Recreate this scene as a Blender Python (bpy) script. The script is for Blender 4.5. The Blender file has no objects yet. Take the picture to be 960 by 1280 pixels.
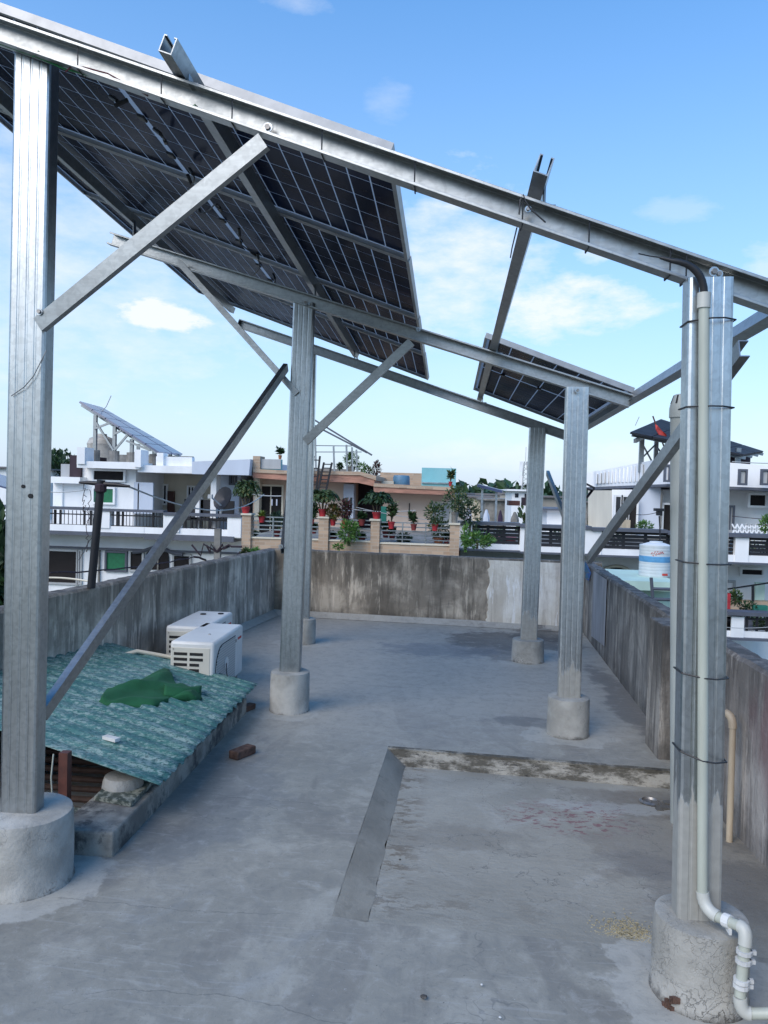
import bpy, math, random
from mathutils import Vector, Matrix, noise
random.seed(7)
SC = bpy.context.scene
COL = SC.collection
V = Vector
R = math.radians

# ------------------------------------------------------------------ camera, sky, sun, exposure
EYE = V((0, 0, 1.7)); YAW = R(4.9); PIT = R(1.65); ROL = .028; FP = 960.0
fw = V((-math.sin(YAW)*math.cos(PIT), math.cos(YAW)*math.cos(PIT), -math.sin(PIT)))
r0 = V((math.cos(YAW), math.sin(YAW), 0)); u0 = r0.cross(fw)
rt = math.cos(ROL)*r0 + math.sin(ROL)*u0
up = -math.sin(ROL)*r0 + math.cos(ROL)*u0
cd = bpy.data.cameras.new('camera'); cam = bpy.data.objects.new('camera', cd); COL.objects.link(cam)
cd.sensor_fit = 'VERTICAL'; cd.sensor_height = 36; cd.lens = 27; cd.clip_end = 4000; cd.clip_start = .05
mw = Matrix((rt, up, -fw)).transposed().to_4x4(); mw.translation = EYE
cam.matrix_world = mw
SC.camera = cam
SC.view_settings.view_transform = 'Standard'; SC.view_settings.look = 'None'
SC.view_settings.exposure = 0.22; SC.view_settings.gamma = 1

W = bpy.data.worlds.new("World"); SC.world = W; W.use_nodes = True
nt = W.node_tree; nt.nodes.clear()
def wn(t, **k):
    n = nt.nodes.new(t)
    for a, b in k.items(): setattr(n, a, b)
    return n
SUN_EL = R(40); SUN_ROT = R(214)
sky = wn('ShaderNodeTexSky', sky_type='NISHITA', sun_disc=False, sun_elevation=SUN_EL, sun_rotation=SUN_ROT, altitude=200, air_density=1.0, dust_density=.25, ozone_density=2.0)
hs = wn('ShaderNodeHueSaturation'); hs.inputs['Hue'].default_value = .499; hs.inputs['Saturation'].default_value = 1.38; hs.inputs['Value'].default_value = 2.55
nt.links.new(sky.outputs[0], hs.inputs['Color'])
tc = wn('ShaderNodeTexCoord')
def wmath(op, a, b=None, c=None, clamp=False):
    n = wn('ShaderNodeMath', operation=op, use_clamp=clamp)
    for i, x in enumerate((a, b, c)):
        if x is None: continue
        if isinstance(x, (int, float)): n.inputs[i].default_value = x
        else: nt.links.new(x, n.inputs[i])
    return n.outputs[0]
def raydir(px, py): return (fw + (px-480)/FP*rt - (py-640)/FP*up).normalized()
mapn = wn('ShaderNodeMapping'); mapn.inputs['Scale'].default_value = (1, 1, 2.4)
nt.links.new(tc.outputs['Generated'], mapn.inputs['Vector'])
n1 = wn('ShaderNodeTexNoise'); n1.inputs['Scale'].default_value = 3.6; n1.inputs['Detail'].default_value = 9; n1.inputs['Roughness'].default_value = .6; n1.inputs['Distortion'].default_value = .25
nt.links.new(mapn.outputs[0], n1.inputs['Vector'])
n2 = wn('ShaderNodeTexNoise'); n2.inputs['Scale'].default_value = 16; n2.inputs['Detail'].default_value = 8; n2.inputs['Roughness'].default_value = .62
nt.links.new(mapn.outputs[0], n2.inputs['Vector'])
base = wmath('MULTIPLY', wmath('SUBTRACT', n1.outputs[0], .54), 3.0, clamp=True)
sx = wn('ShaderNodeSeparateXYZ'); nt.links.new(tc.outputs['Generated'], sx.inputs[0])
# thin cloud gets commoner towards the horizon
low = wmath('SUBTRACT', 1.0, wmath('MULTIPLY', sx.outputs[2], 2.6), clamp=True)
mask = wmath('MULTIPLY', base, wmath('MULTIPLY', low, .35))
# single clouds: direction, half widths, density
for (px, py, a, b, dens, ed) in [(205, 396, 54, 19, 1.0, .7), (570, 335, 105, 95, .80, 1.5), (700, 385, 110, 34, .85, 1.1), (600, 300, 70, 50, .6, 1.4), (485, 130, 30, 22, .22, 1.4), (90, 320, 230, 160, .62, 1.8),
                                 (370, 4, 40, 10, .25, 1.2), (745, 318, 26, 12, .45, .8), (620, 568, 110, 20, .38, 1.2), (770, 575, 50, 20, .4, 1.0), (80, 440, 60, 18, .3, 1.0), (30, 250, 110, 90, .4, 2.0), (980, 330, 40, 30, .4, .9), (845, 262, 40, 16, .2, .9)]:
    d = raydir(px, py); rr = d.cross(V((0, 0, 1))).normalized(); uu = rr.cross(d).normalized()
    def dot(v):
        n = wn('ShaderNodeVectorMath', operation='DOT_PRODUCT'); nt.links.new(tc.outputs['Generated'], n.inputs[0]); n.inputs[1].default_value = v; return n.outputs['Value']
    X_ = wmath('MULTIPLY', dot(rr), FP/a); Y_ = wmath('MULTIPLY', dot(uu), FP/b)
    r2 = wmath('ADD', wmath('MULTIPLY', X_, X_), wmath('MULTIPLY', Y_, Y_))
    fall = wmath('SUBTRACT', 1.0, wmath('MULTIPLY', r2, .85))
    nz = wmath('MULTIPLY', wmath('SUBTRACT', n2.outputs[0], .5), 3.6)
    m = wmath('MULTIPLY', wmath('ADD', fall, nz), 1.0/ed, clamp=True)
    front = wmath('GREATER_THAN', dot(d), .2)
    m = wmath('MULTIPLY', wmath('MULTIPLY', m, front), dens)
    mask = wmath('MAXIMUM', mask, m)
mask = wmath('MINIMUM', mask, .93)
mx = wn('ShaderNodeMix', data_type='RGBA'); nt.links.new(mask, mx.inputs['Factor']); 
# pale haze towards the horizon, the same all round
hz = wmath('POWER', wmath('SUBTRACT', 1.0, wmath('ABSOLUTE', sx.outputs[2])), 2.1, clamp=True)
hm = wn('ShaderNodeMix', data_type='RGBA'); nt.links.new(wmath('MULTIPLY', hz, .97), hm.inputs['Factor']); nt.links.new(hs.outputs[0], hm.inputs['A']); hm.inputs['B'].default_value = (5.2, 6.35, 8.1, 1)
nt.links.new(hm.outputs['Result'], mx.inputs['A'])
mx.inputs['B'].default_value = (8.4, 8.8, 9.5, 1)
bg = wn('ShaderNodeBackground'); bg.inputs['Strength'].default_value = .1
nt.links.new(mx.outputs['Result'], bg.inputs['Color'])
ow = wn('ShaderNodeOutputWorld'); nt.links.new(bg.outputs[0], ow.inputs['Surface'])

sd = bpy.data.lights.new('sun', 'SUN'); sun = bpy.data.objects.new('sun', sd); COL.objects.link(sun)
sd.energy = 2.3; sd.angle = R(50); sd.color = (1, .90, .76)
sv = V((math.sin(SUN_ROT)*math.cos(SUN_EL), math.cos(SUN_ROT)*math.cos(SUN_EL), math.sin(SUN_EL)))
sun.rotation_euler = sv.to_track_quat('Z', 'Y').to_euler(); sun.location = sv*50

# ------------------------------------------------------------------ places: a pixel's ray cut with a plane of the world
def ray(px, py): return fw + (px-480)/FP*rt - (py-640)/FP*up
def G(px, py, z=0):
    d = ray(px, py); return EYE + d*((z-EYE.z)/d.z)
def at(px, py, Y):
    d = ray(px, py); return EYE + d*(Y/d.y)
def atX(px, py, X):
    d = ray(px, py); return EYE + d*(X/d.x)

# ------------------------------------------------------------------ node materials
class NM:
    def __init__(s, name, rough=.7, metal=0, spec=.5):
        s.m = bpy.data.materials.new(name); s.m.use_nodes = True; s.t = s.m.node_tree
        s.b = s.t.nodes['Principled BSDF']; s.b.inputs['Roughness'].default_value = rough; s.b.inputs['Metallic'].default_value = metal
        s.b.inputs['Specular IOR Level'].default_value = spec
        s.pos = s.t.nodes.new('ShaderNodeNewGeometry').outputs['Position']
        s.objc = s.t.nodes.new('ShaderNodeTexCoord').outputs['Object']
    def n(s, t, **k):
        x = s.t.nodes.new(t)
        for a, b in k.items(): setattr(x, a, b)
        return x
    def put(s, v, sock):
        if isinstance(v, (int, float)): sock.default_value = v
        elif isinstance(v, (tuple, list)): sock.default_value = tuple(v)+((1,) if len(v) == 3 and len(sock.default_value) == 4 else ())
        else: s.t.links.new(v, sock)
    def math(s, op, a, b=None, c=None, clamp=False):
        x = s.n('ShaderNodeMath', operation=op, use_clamp=clamp)
        for i, v in enumerate((a, b, c)):
            if v is not None: s.put(v, x.inputs[i])
        return x.outputs[0]
    def noise(s, scale, det=5, ro=.55, sc=(1, 1, 1), co=None, dist=0, off=(0, 0, 0)):
        mp = s.n('ShaderNodeMapping'); s.t.links.new(co or s.objc, mp.inputs[0]); mp.inputs['Scale'].default_value = sc; mp.inputs['Location'].default_value = off
        x = s.n('ShaderNodeTexNoise'); s.t.links.new(mp.outputs[0], x.inputs['Vector'])
        x.inputs['Scale'].default_value = scale; x.inputs['Detail'].default_value = det; x.inputs['Roughness'].default_value = ro; x.inputs['Distortion'].default_value = dist
        return x.outputs[0]
    def step(s, v, lo, hi):
        x = s.n('ShaderNodeMapRange', interpolation_type='SMOOTHSTEP'); s.put(v, x.inputs[0]); x.inputs[1].default_value = lo; x.inputs[2].default_value = hi; return x.outputs[0]
    def mix(s, f, a, b, mode='MIX'):
        x = s.n('ShaderNodeMix', data_type='RGBA', blend_type=mode); s.put(f, x.inputs['Factor']); s.put(a, x.inputs['A']); s.put(b, x.inputs['B']); return x.outputs['Result']
    def col(s, c): s.put(c, s.b.inputs['Base Color'])
    def rough(s, v): s.put(v, s.b.inputs['Roughness'])
    def bump(s, h, st=.3, d=.01):
        x = s.n('ShaderNodeBump'); x.inputs['Strength'].default_value = st; x.inputs['Distance'].default_value = d; s.put(h, x.inputs['Height']); s.t.links.new(x.outputs[0], s.b.inputs['Normal'])
    def xyz(s, co=None):
        x = s.n('ShaderNodeSeparateXYZ'); s.t.links.new(co or s.pos, x.inputs[0]); return x.outputs
    def blob(s, cx, cy, r, ax='xy', stretch=1.0):
        o = s.xyz(); a, b = (o[0], o[1]) if ax == 'xy' else ((o[1], o[2]) if ax == 'yz' else (o[0], o[2]))
        dx = s.math('SUBTRACT', a, cx); dy = s.math('MULTIPLY', s.math('SUBTRACT', b, cy), stretch)
        return s.math('DIVIDE', s.math('SQRT', s.math('ADD', s.math('MULTIPLY', dx, dx), s.math('MULTIPLY', dy, dy))), r)
MATS = {}
def simple(name, c, rough=.7, metal=0, var=.18, scale=6, sc=(1, 1, 1), bump=0, dirt=None, dirtc=None, spec=.5):
    m = NM(name, rough, metal, spec)
    a = tuple(max(0, x*(1-var)) for x in c); b = tuple(min(1, x*(1+var)) for x in c)
    f = m.step(m.noise(scale, 6, .6, sc), .3, .7)
    k = m.mix(f, a, b)
    if dirt:
        k = m.mix(m.math('MULTIPLY', m.step(m.noise(scale*.6, 8, .68, (sc[0], sc[1], sc[2]*.35), off=(3, 7, 1)), .5, .75), dirt), k, dirtc or (.06, .055, .05))
    m.col(k)
    if bump: m.bump(m.noise(scale*6, 4, .6), bump, .01)
    MATS[name] = m.m; return m.m

def galv(name, base=(.60, .63, .66), rough=.36, metal=.9, low=None, dust=0, sc=(6, 6, .5)):
    m = NM(name, rough, metal)
    st = m.noise(9, 5, .6, sc); sp = m.noise(60, 2, .5); bl = m.noise(5, 6, .65)
    k = m.mix(m.step(st, .35, .7), tuple(x*.90 for x in base), tuple(min(1, x*1.05) for x in base))
    k = m.mix(m.math('MULTIPLY', m.step(m.noise(38, 2, .4, dist=.8), .48, .58), .24), k, tuple(x*.55 for x in base))
    k = m.mix(m.math('MULTIPLY', m.step(bl, .52, .66), .22), k, tuple(x*.6 for x in base))
    scr = m.step(m.noise(26, 3, .6, (1, 1, .12), dist=0), .66, .71)
    k = m.mix(m.math('MULTIPLY', scr, .15), k, (.75, .76, .76))
    ro = m.math('ADD', rough-.08, m.math('MULTIPLY', m.math('ADD', bl, sp), .16))
    m.rough(ro)
    if dust:      # cement splashed up from the footing
        z = m.xyz()[2]
        ed = m.math('ADD', dust, m.math('MULTIPLY', m.noise(9, 4, .6, (2.4, 2.4, .35)), .55))
        f = m.math('MULTIPLY', m.step(m.math('SUBTRACT', ed, z), .0, .03), .88)
        k = m.mix(f, k, m.mix(m.noise(30, 5), (.22, .21, .18), (.40, .39, .35)))
        m.put(m.math('MULTIPLY', m.math('SUBTRACT', 1.0, f), metal), m.b.inputs['Metallic'])
        m.rough(m.math('ADD', ro, m.math('MULTIPLY', f, .45)))
    m.col(k); m.bump(m.noise(8, 3, .5, (1, 1, .2)), .06, .004)
    MATS[name] = m.m; return m.m
galv('galvanised', (.38, .39, .385), .32, 1.0, sc=(1, 4, 8)); galv('galvanised_dark', (.34, .36, .37), .34, .95, sc=(3, .5, 3)); galv('post_steel', (.47, .485, .48), .28, 1.0, dust=-5)
galv('post_cement', (.56, .58, .58), .28, 1.0, dust=.22)
galv('post_cement_near', (.56, .58, .58), .26, 1.0, dust=.42)
simple('aluminium', (.36, .365, .37), .5, .7, .1, 12)
simple('bolt_steel', (.30, .28, .26), .45, .8, .3, 30)
simple('rust_spot', (.10, .06, .035), .85, 0, .5, 30)
simple('black_plastic', (.018, .018, .02), .5, 0, .2, 20)
simple('green_wire', (.02, .22, .06), .5); simple('maroon_wire', (.10, .015, .025), .5)
def cellmat():
    m = NM('cell_blue', .12, 0, .06); m.b.inputs['IOR'].default_value = 1.25
    m.col(m.mix(m.step(m.noise(2.2, 4, .6, co=m.pos), .35, .7), (.006, .010, .028), (.016, .024, .056)))
    m.rough(m.math('ADD', .10, m.math('MULTIPLY', m.noise(7, 4, co=m.pos), .2)))
    pass
    MATS['cell_blue'] = m.m
cellmat()
simple('backsheet', (.72, .74, .78), .25, 0, .06, 8)
def laminate():
    m = NM('backsheet', .4); t = m.t; df = m.n('ShaderNodeBsdfDiffuse'); tr = m.n('ShaderNodeBsdfTranslucent'); df.inputs[0].default_value = (.7, .72, .76, 1); tr.inputs[0].default_value = (.75, .78, .84, 1)
    a = m.n('ShaderNodeMixShader'); a.inputs[0].default_value = .55; t.links.new(df.outputs[0], a.inputs[1]); t.links.new(tr.outputs[0], a.inputs[2]); t.links.new(a.outputs[0], t.nodes['Material Output'].inputs[0]); MATS['backsheet'] = m.m
    m = NM('clear_glass', .1); t = m.t; tp_ = m.n('ShaderNodeBsdfTransparent'); gl = m.n('ShaderNodeBsdfGlossy'); gl.inputs['Roughness'].default_value = .05; tp_.inputs[0].default_value = (.85, .9, .9, 1)
    a = m.n('ShaderNodeMixShader'); a.inputs[0].default_value = .08; t.links.new(tp_.outputs[0], a.inputs[1]); t.links.new(gl.outputs[0], a.inputs[2]); t.links.new(a.outputs[0], t.nodes['Material Output'].inputs[0]); MATS['clear_glass'] = m.m
laminate()
simple('panel_far', (.045, .065, .14), .25, 0, .25, 3, spec=.8)
simple('panel_dark', (.03, .033, .04), .7, 0, .3, 3, spec=.15)
simple('pvc_white', (.43, .45, .38), .42, 0, .08, 10, (1, 1, .3), dirt=.5, dirtc=(.30, .27, .2))
simple('pvc_grey', (.36, .38, .35), .5, 0, .12, 8, (1, 1, .3), dirt=.4, dirtc=(.15, .14, .12))
simple('pvc_joint', (.50, .50, .45), .4, 0, .06, 10, dirt=.35, dirtc=(.3, .27, .2))
simple('pvc_beige', (.46, .38, .27), .5, 0, .15, 8, (1, 1, .3), dirt=.5, dirtc=(.2, .12, .08))
simple('ac_body', (.66, .66, .64), .42, 0, .07, 3, dirt=.3, dirtc=(.35, .32, .26))
simple('ac_side', (.56, .54, .47), .5, 0, .06, 4, dirt=.2, dirtc=(.3, .27, .2))
simple('dark_gap', (.012, .012, .013), .8); simple('fan_grey', (.22, .22, .22), .55)
simple('red_mark', (.45, .03, .03), .5)
simple('green_felt', (.010, .095, .036), .9, 0, .12, 9, bump=.1)
simple('brown_steel', (.10, .035, .025), .6, .1, .3, 15, dirt=.5)
simple('rust_grate', (.045, .025, .018), .8, .2, .4, 15)
simple('brick', (.11, .06, .042), .9, 0, .4, 25, bump=.7, dirt=.6, dirtc=(.05, .04, .035))
simple('rice', (.44, .37, .22), .8, 0, .3, 50)
simple('pebble', (.07, .065, .06), .9, 0, .5, 50); simple('chalk', (.6, .6, .58), .9)
# buildings
simple('paint_white', (.86, .86, .85), .8, 0, .07, 1.2, (1, 1, .4), dirt=.35, dirtc=(.42, .43, .42))
simple('paint_and_shade_blue', (.55, .60, .68), .8, 0, .07, 1.2, (1, 1, .4), dirt=.2, dirtc=(.3, .33, .36))  # blue-white paint, also the painted shade on the white house's side
simple('paint_cream', (.66, .60, .48), .8, 0, .08, 1.2, (1, 1, .4), dirt=.3, dirtc=(.4, .36, .28))
simple('paint_peach', (.70, .55, .44), .8, 0, .06, 1.0, (1, 1, .4), dirt=.2, dirtc=(.45, .36, .3))
simple('paint_grey', (.42, .43, .43), .8, 0, .1, 1.5, (1, 1, .4), dirt=.3)
simple('paint_mint', (.50, .66, .56), .8, 0, .08, 2, (1, 1, .4), dirt=.35, dirtc=(.3, .33, .3))
simple('teal_panel', (.20, .48, .52), .6, 0, .1, 1.5, dirt=.25, dirtc=(.4, .5, .5))
simple('terracotta', (.40, .20, .14), .8, 0, .25, 3, (1, 1, 5), dirt=.5, dirtc=(.16, .12, .1))
simple('grey_trim', (.09, .10, .125), .6, 0, .15, 3)
simple('black_iron', (.016, .016, .02), .5, .2, .2, 8); simple('steel_rail', (.42, .44, .45), .3, .9)
simple('glass_dark', (.02, .022, .028), .12, 0, .3, 2, spec=.8)
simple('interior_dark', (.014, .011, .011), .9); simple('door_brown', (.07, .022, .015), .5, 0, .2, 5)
simple('green_shutter', (.01, .16, .065), .6, 0, .15, 12)
simple('plum_dark', (.035, .022, .03), .85, 0, .3, 3)
simple('stone_grey', (.22, .21, .19), .9, 0, .3, 3, dirt=.4)
simple('town_wall', (.36, .33, .28), .9, 0, .25, .2); simple('town_roof', (.17, .16, .16), .9, 0, .3, .2)
simple('tank_white', (.66, .69, .70), .4, 0, .05, 5, dirt=.2, dirtc=(.45, .42, .35)); simple('tank_stripe', (.10, .30, .52), .4)
simple('tank_blue', (.10, .22, .33), .5, 0, .2, 4); simple('tank_grey', (.42, .40, .36), .6)
simple('pot_red', (.38, .022, .03), .55, 0, .3, 6, dirt=.6, dirtc=(.14, .03, .03)); simple('pot_dull', (.19, .03, .028), .7, 0, .3, 6, dirt=.5); simple('pot_clay', (.36, .13, .06), .8, 0, .2, 6)
simple('soil', (.04, .03, .02), .95); simple('stem', (.10, .08, .05), .9, 0, .3, 8)
simple('cloth_blue', (.04, .10, .26), .8); simple('flag_red', (.45, .05, .04), .8, 0, .3, 6); simple('cloth_pale', (.45, .45, .50), .9, 0, .25, 6); simple('cloth_dark', (.05, .03, .06), .9, 0, .3, 6); simple('cloth_teal', (.02, .16, .12), .9)
def leafmat(name, a, b, c=None):
    m = NM(name, .55)
    r = m.n('ShaderNodeNewGeometry').outputs['Random Per Island']
    k = m.mix(r, a, b)
    if c: k = m.mix(m.step(r, .8, .9), k, c)
    m.col(k); m.b.inputs['Subsurface Weight'].default_value = 0
    MATS[name] = m.m
leafmat('leaf', (.02, .045, .015), (.07, .13, .04), (.16, .15, .05)); leafmat('leaf_dark', (.010, .032, .010), (.03, .075, .022))
leafmat('leaf_yellow', (.10, .16, .02), (.25, .28, .05)); leafmat('leaf_plum', (.035, .012, .016), (.10, .03, .03), (.04, .07, .02))
leafmat('leaf_bright', (.04, .13, .02), (.13, .24, .05)); leafmat('leaf_croton', (.08, .12, .02), (.25, .10, .04), (.03, .09, .02))

def stone_tiles():
    m = NM('stone_cladding', .85)
    mp = m.n('ShaderNodeMapping'); m.t.links.new(m.pos, mp.inputs[0]); mp.inputs['Rotation'].default_value = (R(90), 0, 0)
    b = m.n('ShaderNodeTexBrick'); m.t.links.new(mp.outputs[0], b.inputs['Vector'])
    b.inputs['Scale'].default_value = 4.2; b.inputs['Color1'].default_value = (.56, .40, .27, 1); b.inputs['Color2'].default_value = (.36, .25, .17, 1); b.inputs['Mortar'].default_value = (.46, .38, .29, 1)
    b.inputs['Mortar Size'].default_value = .03; b.inputs['Brick Width'].default_value = .9; b.inputs['Row Height'].default_value = .28
    m.col(m.mix(m.math('MULTIPLY', m.noise(3, 5, co=m.pos), .5), b.outputs[0], (.42, .32, .24))); m.bump(b.outputs['Fac'], -.4, .02)
    MATS['stone_cladding'] = m.m
stone_tiles()

def floor_mat():
    m = NM('roof_cement', .72)
    P = m.pos
    big = m.noise(.75, 7, .6, co=P, dist=.5); mid = m.noise(3.2, 8, .66, co=P, dist=.4); fine = m.noise(38, 5, .65, co=P); sw = m.noise(1.5, 6, .6, (1, .45, 1), co=P, dist=1.6, off=(4, 2, 0))
    k = m.mix(m.step(big, .3, .7), (.237, .227, .192), (.325, .311, .264))
    k = m.mix(m.math('MULTIPLY', m.step(mid, .50, .64), .5), k, (.41, .395, .34))
    k = m.mix(m.math('MULTIPLY', m.step(sw, .53, .60), .42), k, (.165, .155, .138))
    # trowel swirls and pale cement film
    k = m.mix(m.math('MULTIPLY', m.step(m.noise(2.1, 9, .7, (1, .7, 1), co=P, dist=2.2, off=(9, 1, 0)), .56, .70), .30), k, (.34, .35, .345))
    k = m.mix(m.math('MULTIPLY', m.step(m.math('ADD', m.xyz()[1], m.noise(.9, 5, .6, co=P)), 4.9, 6.6), .55), k, (.47, .435, .375))  # paler far coat, also brightened in colour against the panels' shade
    # pale mortar skirts round the footings
    for cx, cy, r in ((-1.765, 3.09, .34), (.91, 2.71, .32), (-1.177, 5.75, .27), (.888, 5.53, .30), (.831, 7.88, .3), (-1.56, 8.28, .3)):
        d = m.math('ADD', m.blob(cx, cy, r), m.math('MULTIPLY', m.math('SUBTRACT', m.noise(5, 6, .6, co=P, off=(cx, cy, 0)), .5), 1.3))
        k = m.mix(m.math('MULTIPLY', m.step(d, 1.08, .98), .75), k, (.44, .43, .385))
    # brown damp stain in the far right corner
    for cx, cy, r, s_, c, a in ((.75, 8.9, .9, 1.2, (.085, .075, .062), .75), (1.2, 9.3, .5, 1, (.05, .045, .04), .7), (.65, 5.75, .35, 2, (.09, .09, .09), .5), (.6, 8.3, .5, 1, (.12, .11, .10), .6), (1.5, 6.5, .18, .12, (.10, .09, .085), .6), (-.1, 8.2, .7, 1.6, (.13, .145, .165), .5), (-1.35, 4.05, .5, .5, (.14, .15, .16), .4)):
        d = m.math('ADD', m.blob(cx, cy, r, stretch=s_), m.math('MULTIPLY', m.math('SUBTRACT', m.noise(3.5, 7, .65, co=P, off=(cx*3, cy, 0)), .5), 2.2))
        k = m.mix(m.math('MULTIPLY', m.step(d, 1.0, .6), a), k, c)
    o_ = m.xyz()
    for x0, x1, y0, am in ((-1.6, -.55, 2.98, .22), (-1.2, .6, 2.42, .3), (-1.3, -.2, 4.05, .25), (-1.0, 1.0, 6.6, .35), (-.9, .1, 1.95, .3)):
        yy = m.math('ADD', m.math('SUBTRACT', o_[1], y0), m.math('ADD', m.math('MULTIPLY', m.math('SUBTRACT', m.noise(1.6, 2, .5, co=P, off=(y0, 0, 0)), .5), am), m.math('MULTIPLY', m.math('SUBTRACT', m.noise(14, 4, .6, co=P, off=(y0, 0, 0)), .5), .05)))
        ln = m.math('MULTIPLY', m.step(m.math('ABSOLUTE', yy), .0035, .0008), m.math('MULTIPLY', m.step(o_[0], x0, x0+.1), m.step(o_[0], x1, x1-.1)))
        k = m.mix(m.math('MULTIPLY', ln, .45), k, (.08, .08, .075))
    cr = m.math('ABSOLUTE', m.math('SUBTRACT', m.noise(.9, 5, .55, co=P, off=(2.3, 5.1, 0)), .5))
    k = m.mix(m.math('MULTIPLY', m.math('MULTIPLY', m.step(cr, .0018, .0005), m.step(m.noise(.8, 3, .5, co=P, off=(7, 3, 0)), .52, .6)), .4), k, (.08, .085, .09))
    mt = m.noise(11, 7, .75, co=P, dist=.6, off=(5, 5, 0)); k = m.mix(m.math('MULTIPLY', m.step(mt, .46, .64), .30), k, (.16, .165, .16)); k = m.mix(m.math('MULTIPLY', m.step(mt, .48, .30), .35), k, (.44, .44, .42))
    tr = m.noise(6, 5, .7, (.25, 2.2, 1), co=P, dist=2.5, off=(1, 4, 0)); k = m.mix(m.math('MULTIPLY', m.step(tr, .56, .66), .25), k, (.42, .42, .40))
    k = m.mix(m.math('MULTIPLY', m.step(fine, .56, .72), .34), k, (.11, .112, .11))
    sp = m.step(m.noise(95, 2, .5, co=P, off=(1, 1, 1)), .735, .76); k = m.mix(m.math('MULTIPLY', sp, .8), k, (.05, .05, .05))
    sp = m.step(m.noise(75, 2, .5, co=P, off=(6, 1, 1)), .75, .77); k = m.mix(m.math('MULTIPLY', sp, .7), k, (.5, .5, .48))
    m.col(k); m.rough(m.math('ADD', .45, m.math('MULTIPLY', mid, .4)))
    m.bump(m.math('ADD', m.math('MULTIPLY', fine, .6), m.math('MULTIPLY', mid, 2.0)), .35, .006)
    MATS['roof_cement'] = m.m
    # the sunk bay: paler, scoured, stained at its rim
    m = NM('bay_cement', .75); P = m.pos
    mid = m.noise(2.6, 8, .68, co=P, dist=.8, off=(3, 3, 0)); fine = m.noise(34, 5, .65, co=P); big = m.noise(1.0, 6, .6, co=P, dist=.6, off=(7, 0, 0))
    k = m.mix(m.step(big, .32, .68), (.285, .271, .228), (.39, .373, .32))
    k = m.mix(m.math('MULTIPLY', m.step(mid, .5, .74), .5), k, (.50, .49, .45))
    k = m.mix(m.math('MULTIPLY', m.step(m.noise(1.4, 8, .7, (.5, 1.4, 1), co=P, dist=1.2, off=(1, 8, 0)), .55, .68), .4), k, (.17, .165, .15))
    o = m.xyz()
    # flaked brown rims along the near and left edges
    rim1 = m.math('ABSOLUTE', m.math('SUBTRACT', o[1], 3.03)); rim2 = m.math('ABSOLUTE', m.math('ADD', o[0], .2))
    fl = m.noise(7, 8, .75, (1, 2.0, 1), co=P, off=(2, 2, 0))
    a1 = m.math('MULTIPLY', m.step(rim1, .34, .02), m.step(fl, .50, .56)); lim = m.step(o[0], .75, .2); a1 = m.math('MULTIPLY', a1, lim)
    a2 = m.math('MULTIPLY', m.step(rim2, .16, .01), m.step(fl, .50, .56)); lim2 = m.step(o[1], 2.9, 3.0); a2 = m.math('MULTIPLY', a2, lim2)
    k = m.mix(m.math('MULTIPLY', m.math('MAXIMUM', a1, a2), .75), k, (.15, .12, .085))
    for cx, cy, r, s_, c, a, sc in ((1.25, 3.9, .62, .6, (.18, .155, .125), .5, 3.5), (1.15, 4.55, .55, 2.2, (.14, .115, .09), .45, 4), (.95, 3.7, .3, 1.6, (.13, .13, .13), .35, 6), (.1, 3.85, .5, 2.5, (.20, .185, .155), .5, 4), (1.45, 3.2, .4, .4, (.08, .08, .08), .5, 3), (1.0, 4.42, .5, 4.5, (.42, .42, .39), .6, 4)):
        d = m.math('ADD', m.blob(cx, cy, r, stretch=s_), m.math('MULTIPLY', m.math('SUBTRACT', m.noise(sc, 8, .7, co=P, off=(cx*3, cy, 0)), .5), 2.4))
        k = m.mix(m.math('MULTIPLY', m.step(d, 1.0, .55), a), k, c)
    d = m.math('ADD', m.blob(.72, 4.22, .42, stretch=1.5), m.math('MULTIPLY', m.math('SUBTRACT', m.noise(3, 5, .6, co=P), .5), 1.4))
    sp = m.math('MULTIPLY', m.step(d, 1.1, .5), m.step(m.noise(20, 6, .7, (1, 1.6, 1), co=P), .53, .57)); k = m.mix(m.math('MULTIPLY', sp, .7), k, (.20, .055, .07))
    k = m.mix(m.math('MULTIPLY', m.step(m.math('ABSOLUTE', m.math('SUBTRACT', m.noise(1.3, 6, .6, co=P), .5)), .0025, .0007), .5), k, (.07, .07, .07))
    k = m.mix(m.math('MULTIPLY', m.step(fine, .58, .74), .3), k, (.09, .09, .09))
    # fades into the floor's own cement towards the camera
    nr = m.step(m.math('ADD', o[1], m.math('MULTIPLY', m.noise(3, 5, co=P), .5)), 3.2, 3.6)
    k0 = m.mix(m.step(m.noise(.75, 7, .6, co=P, dist=.5), .3, .7), (.237, .227, .192), (.325, .311, .264)); k0 = m.mix(m.math('MULTIPLY', m.step(m.noise(3.2, 8, .66, co=P, dist=.4), .42, .75), .55), k0, (.41, .395, .34))
    k = m.mix(nr, k0, k)
    for cx, cy, r in ((.91, 2.71, .30),):
        d = m.math('ADD', m.blob(cx, cy, r), m.math('MULTIPLY', m.math('SUBTRACT', m.noise(5, 6, .6, co=P, off=(cx, cy, 0)), .5), 1.3))
        k = m.mix(m.math('MULTIPLY', m.step(d, 1.08, .98), .7), k, (.44, .43, .385))
    m.col(k); m.bump(m.math('ADD', m.math('MULTIPLY', fine, .8), m.math('MULTIPLY', fl, 2.5)), .5, .008)
    MATS['bay_cement'] = m.m
floor_mat()

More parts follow.
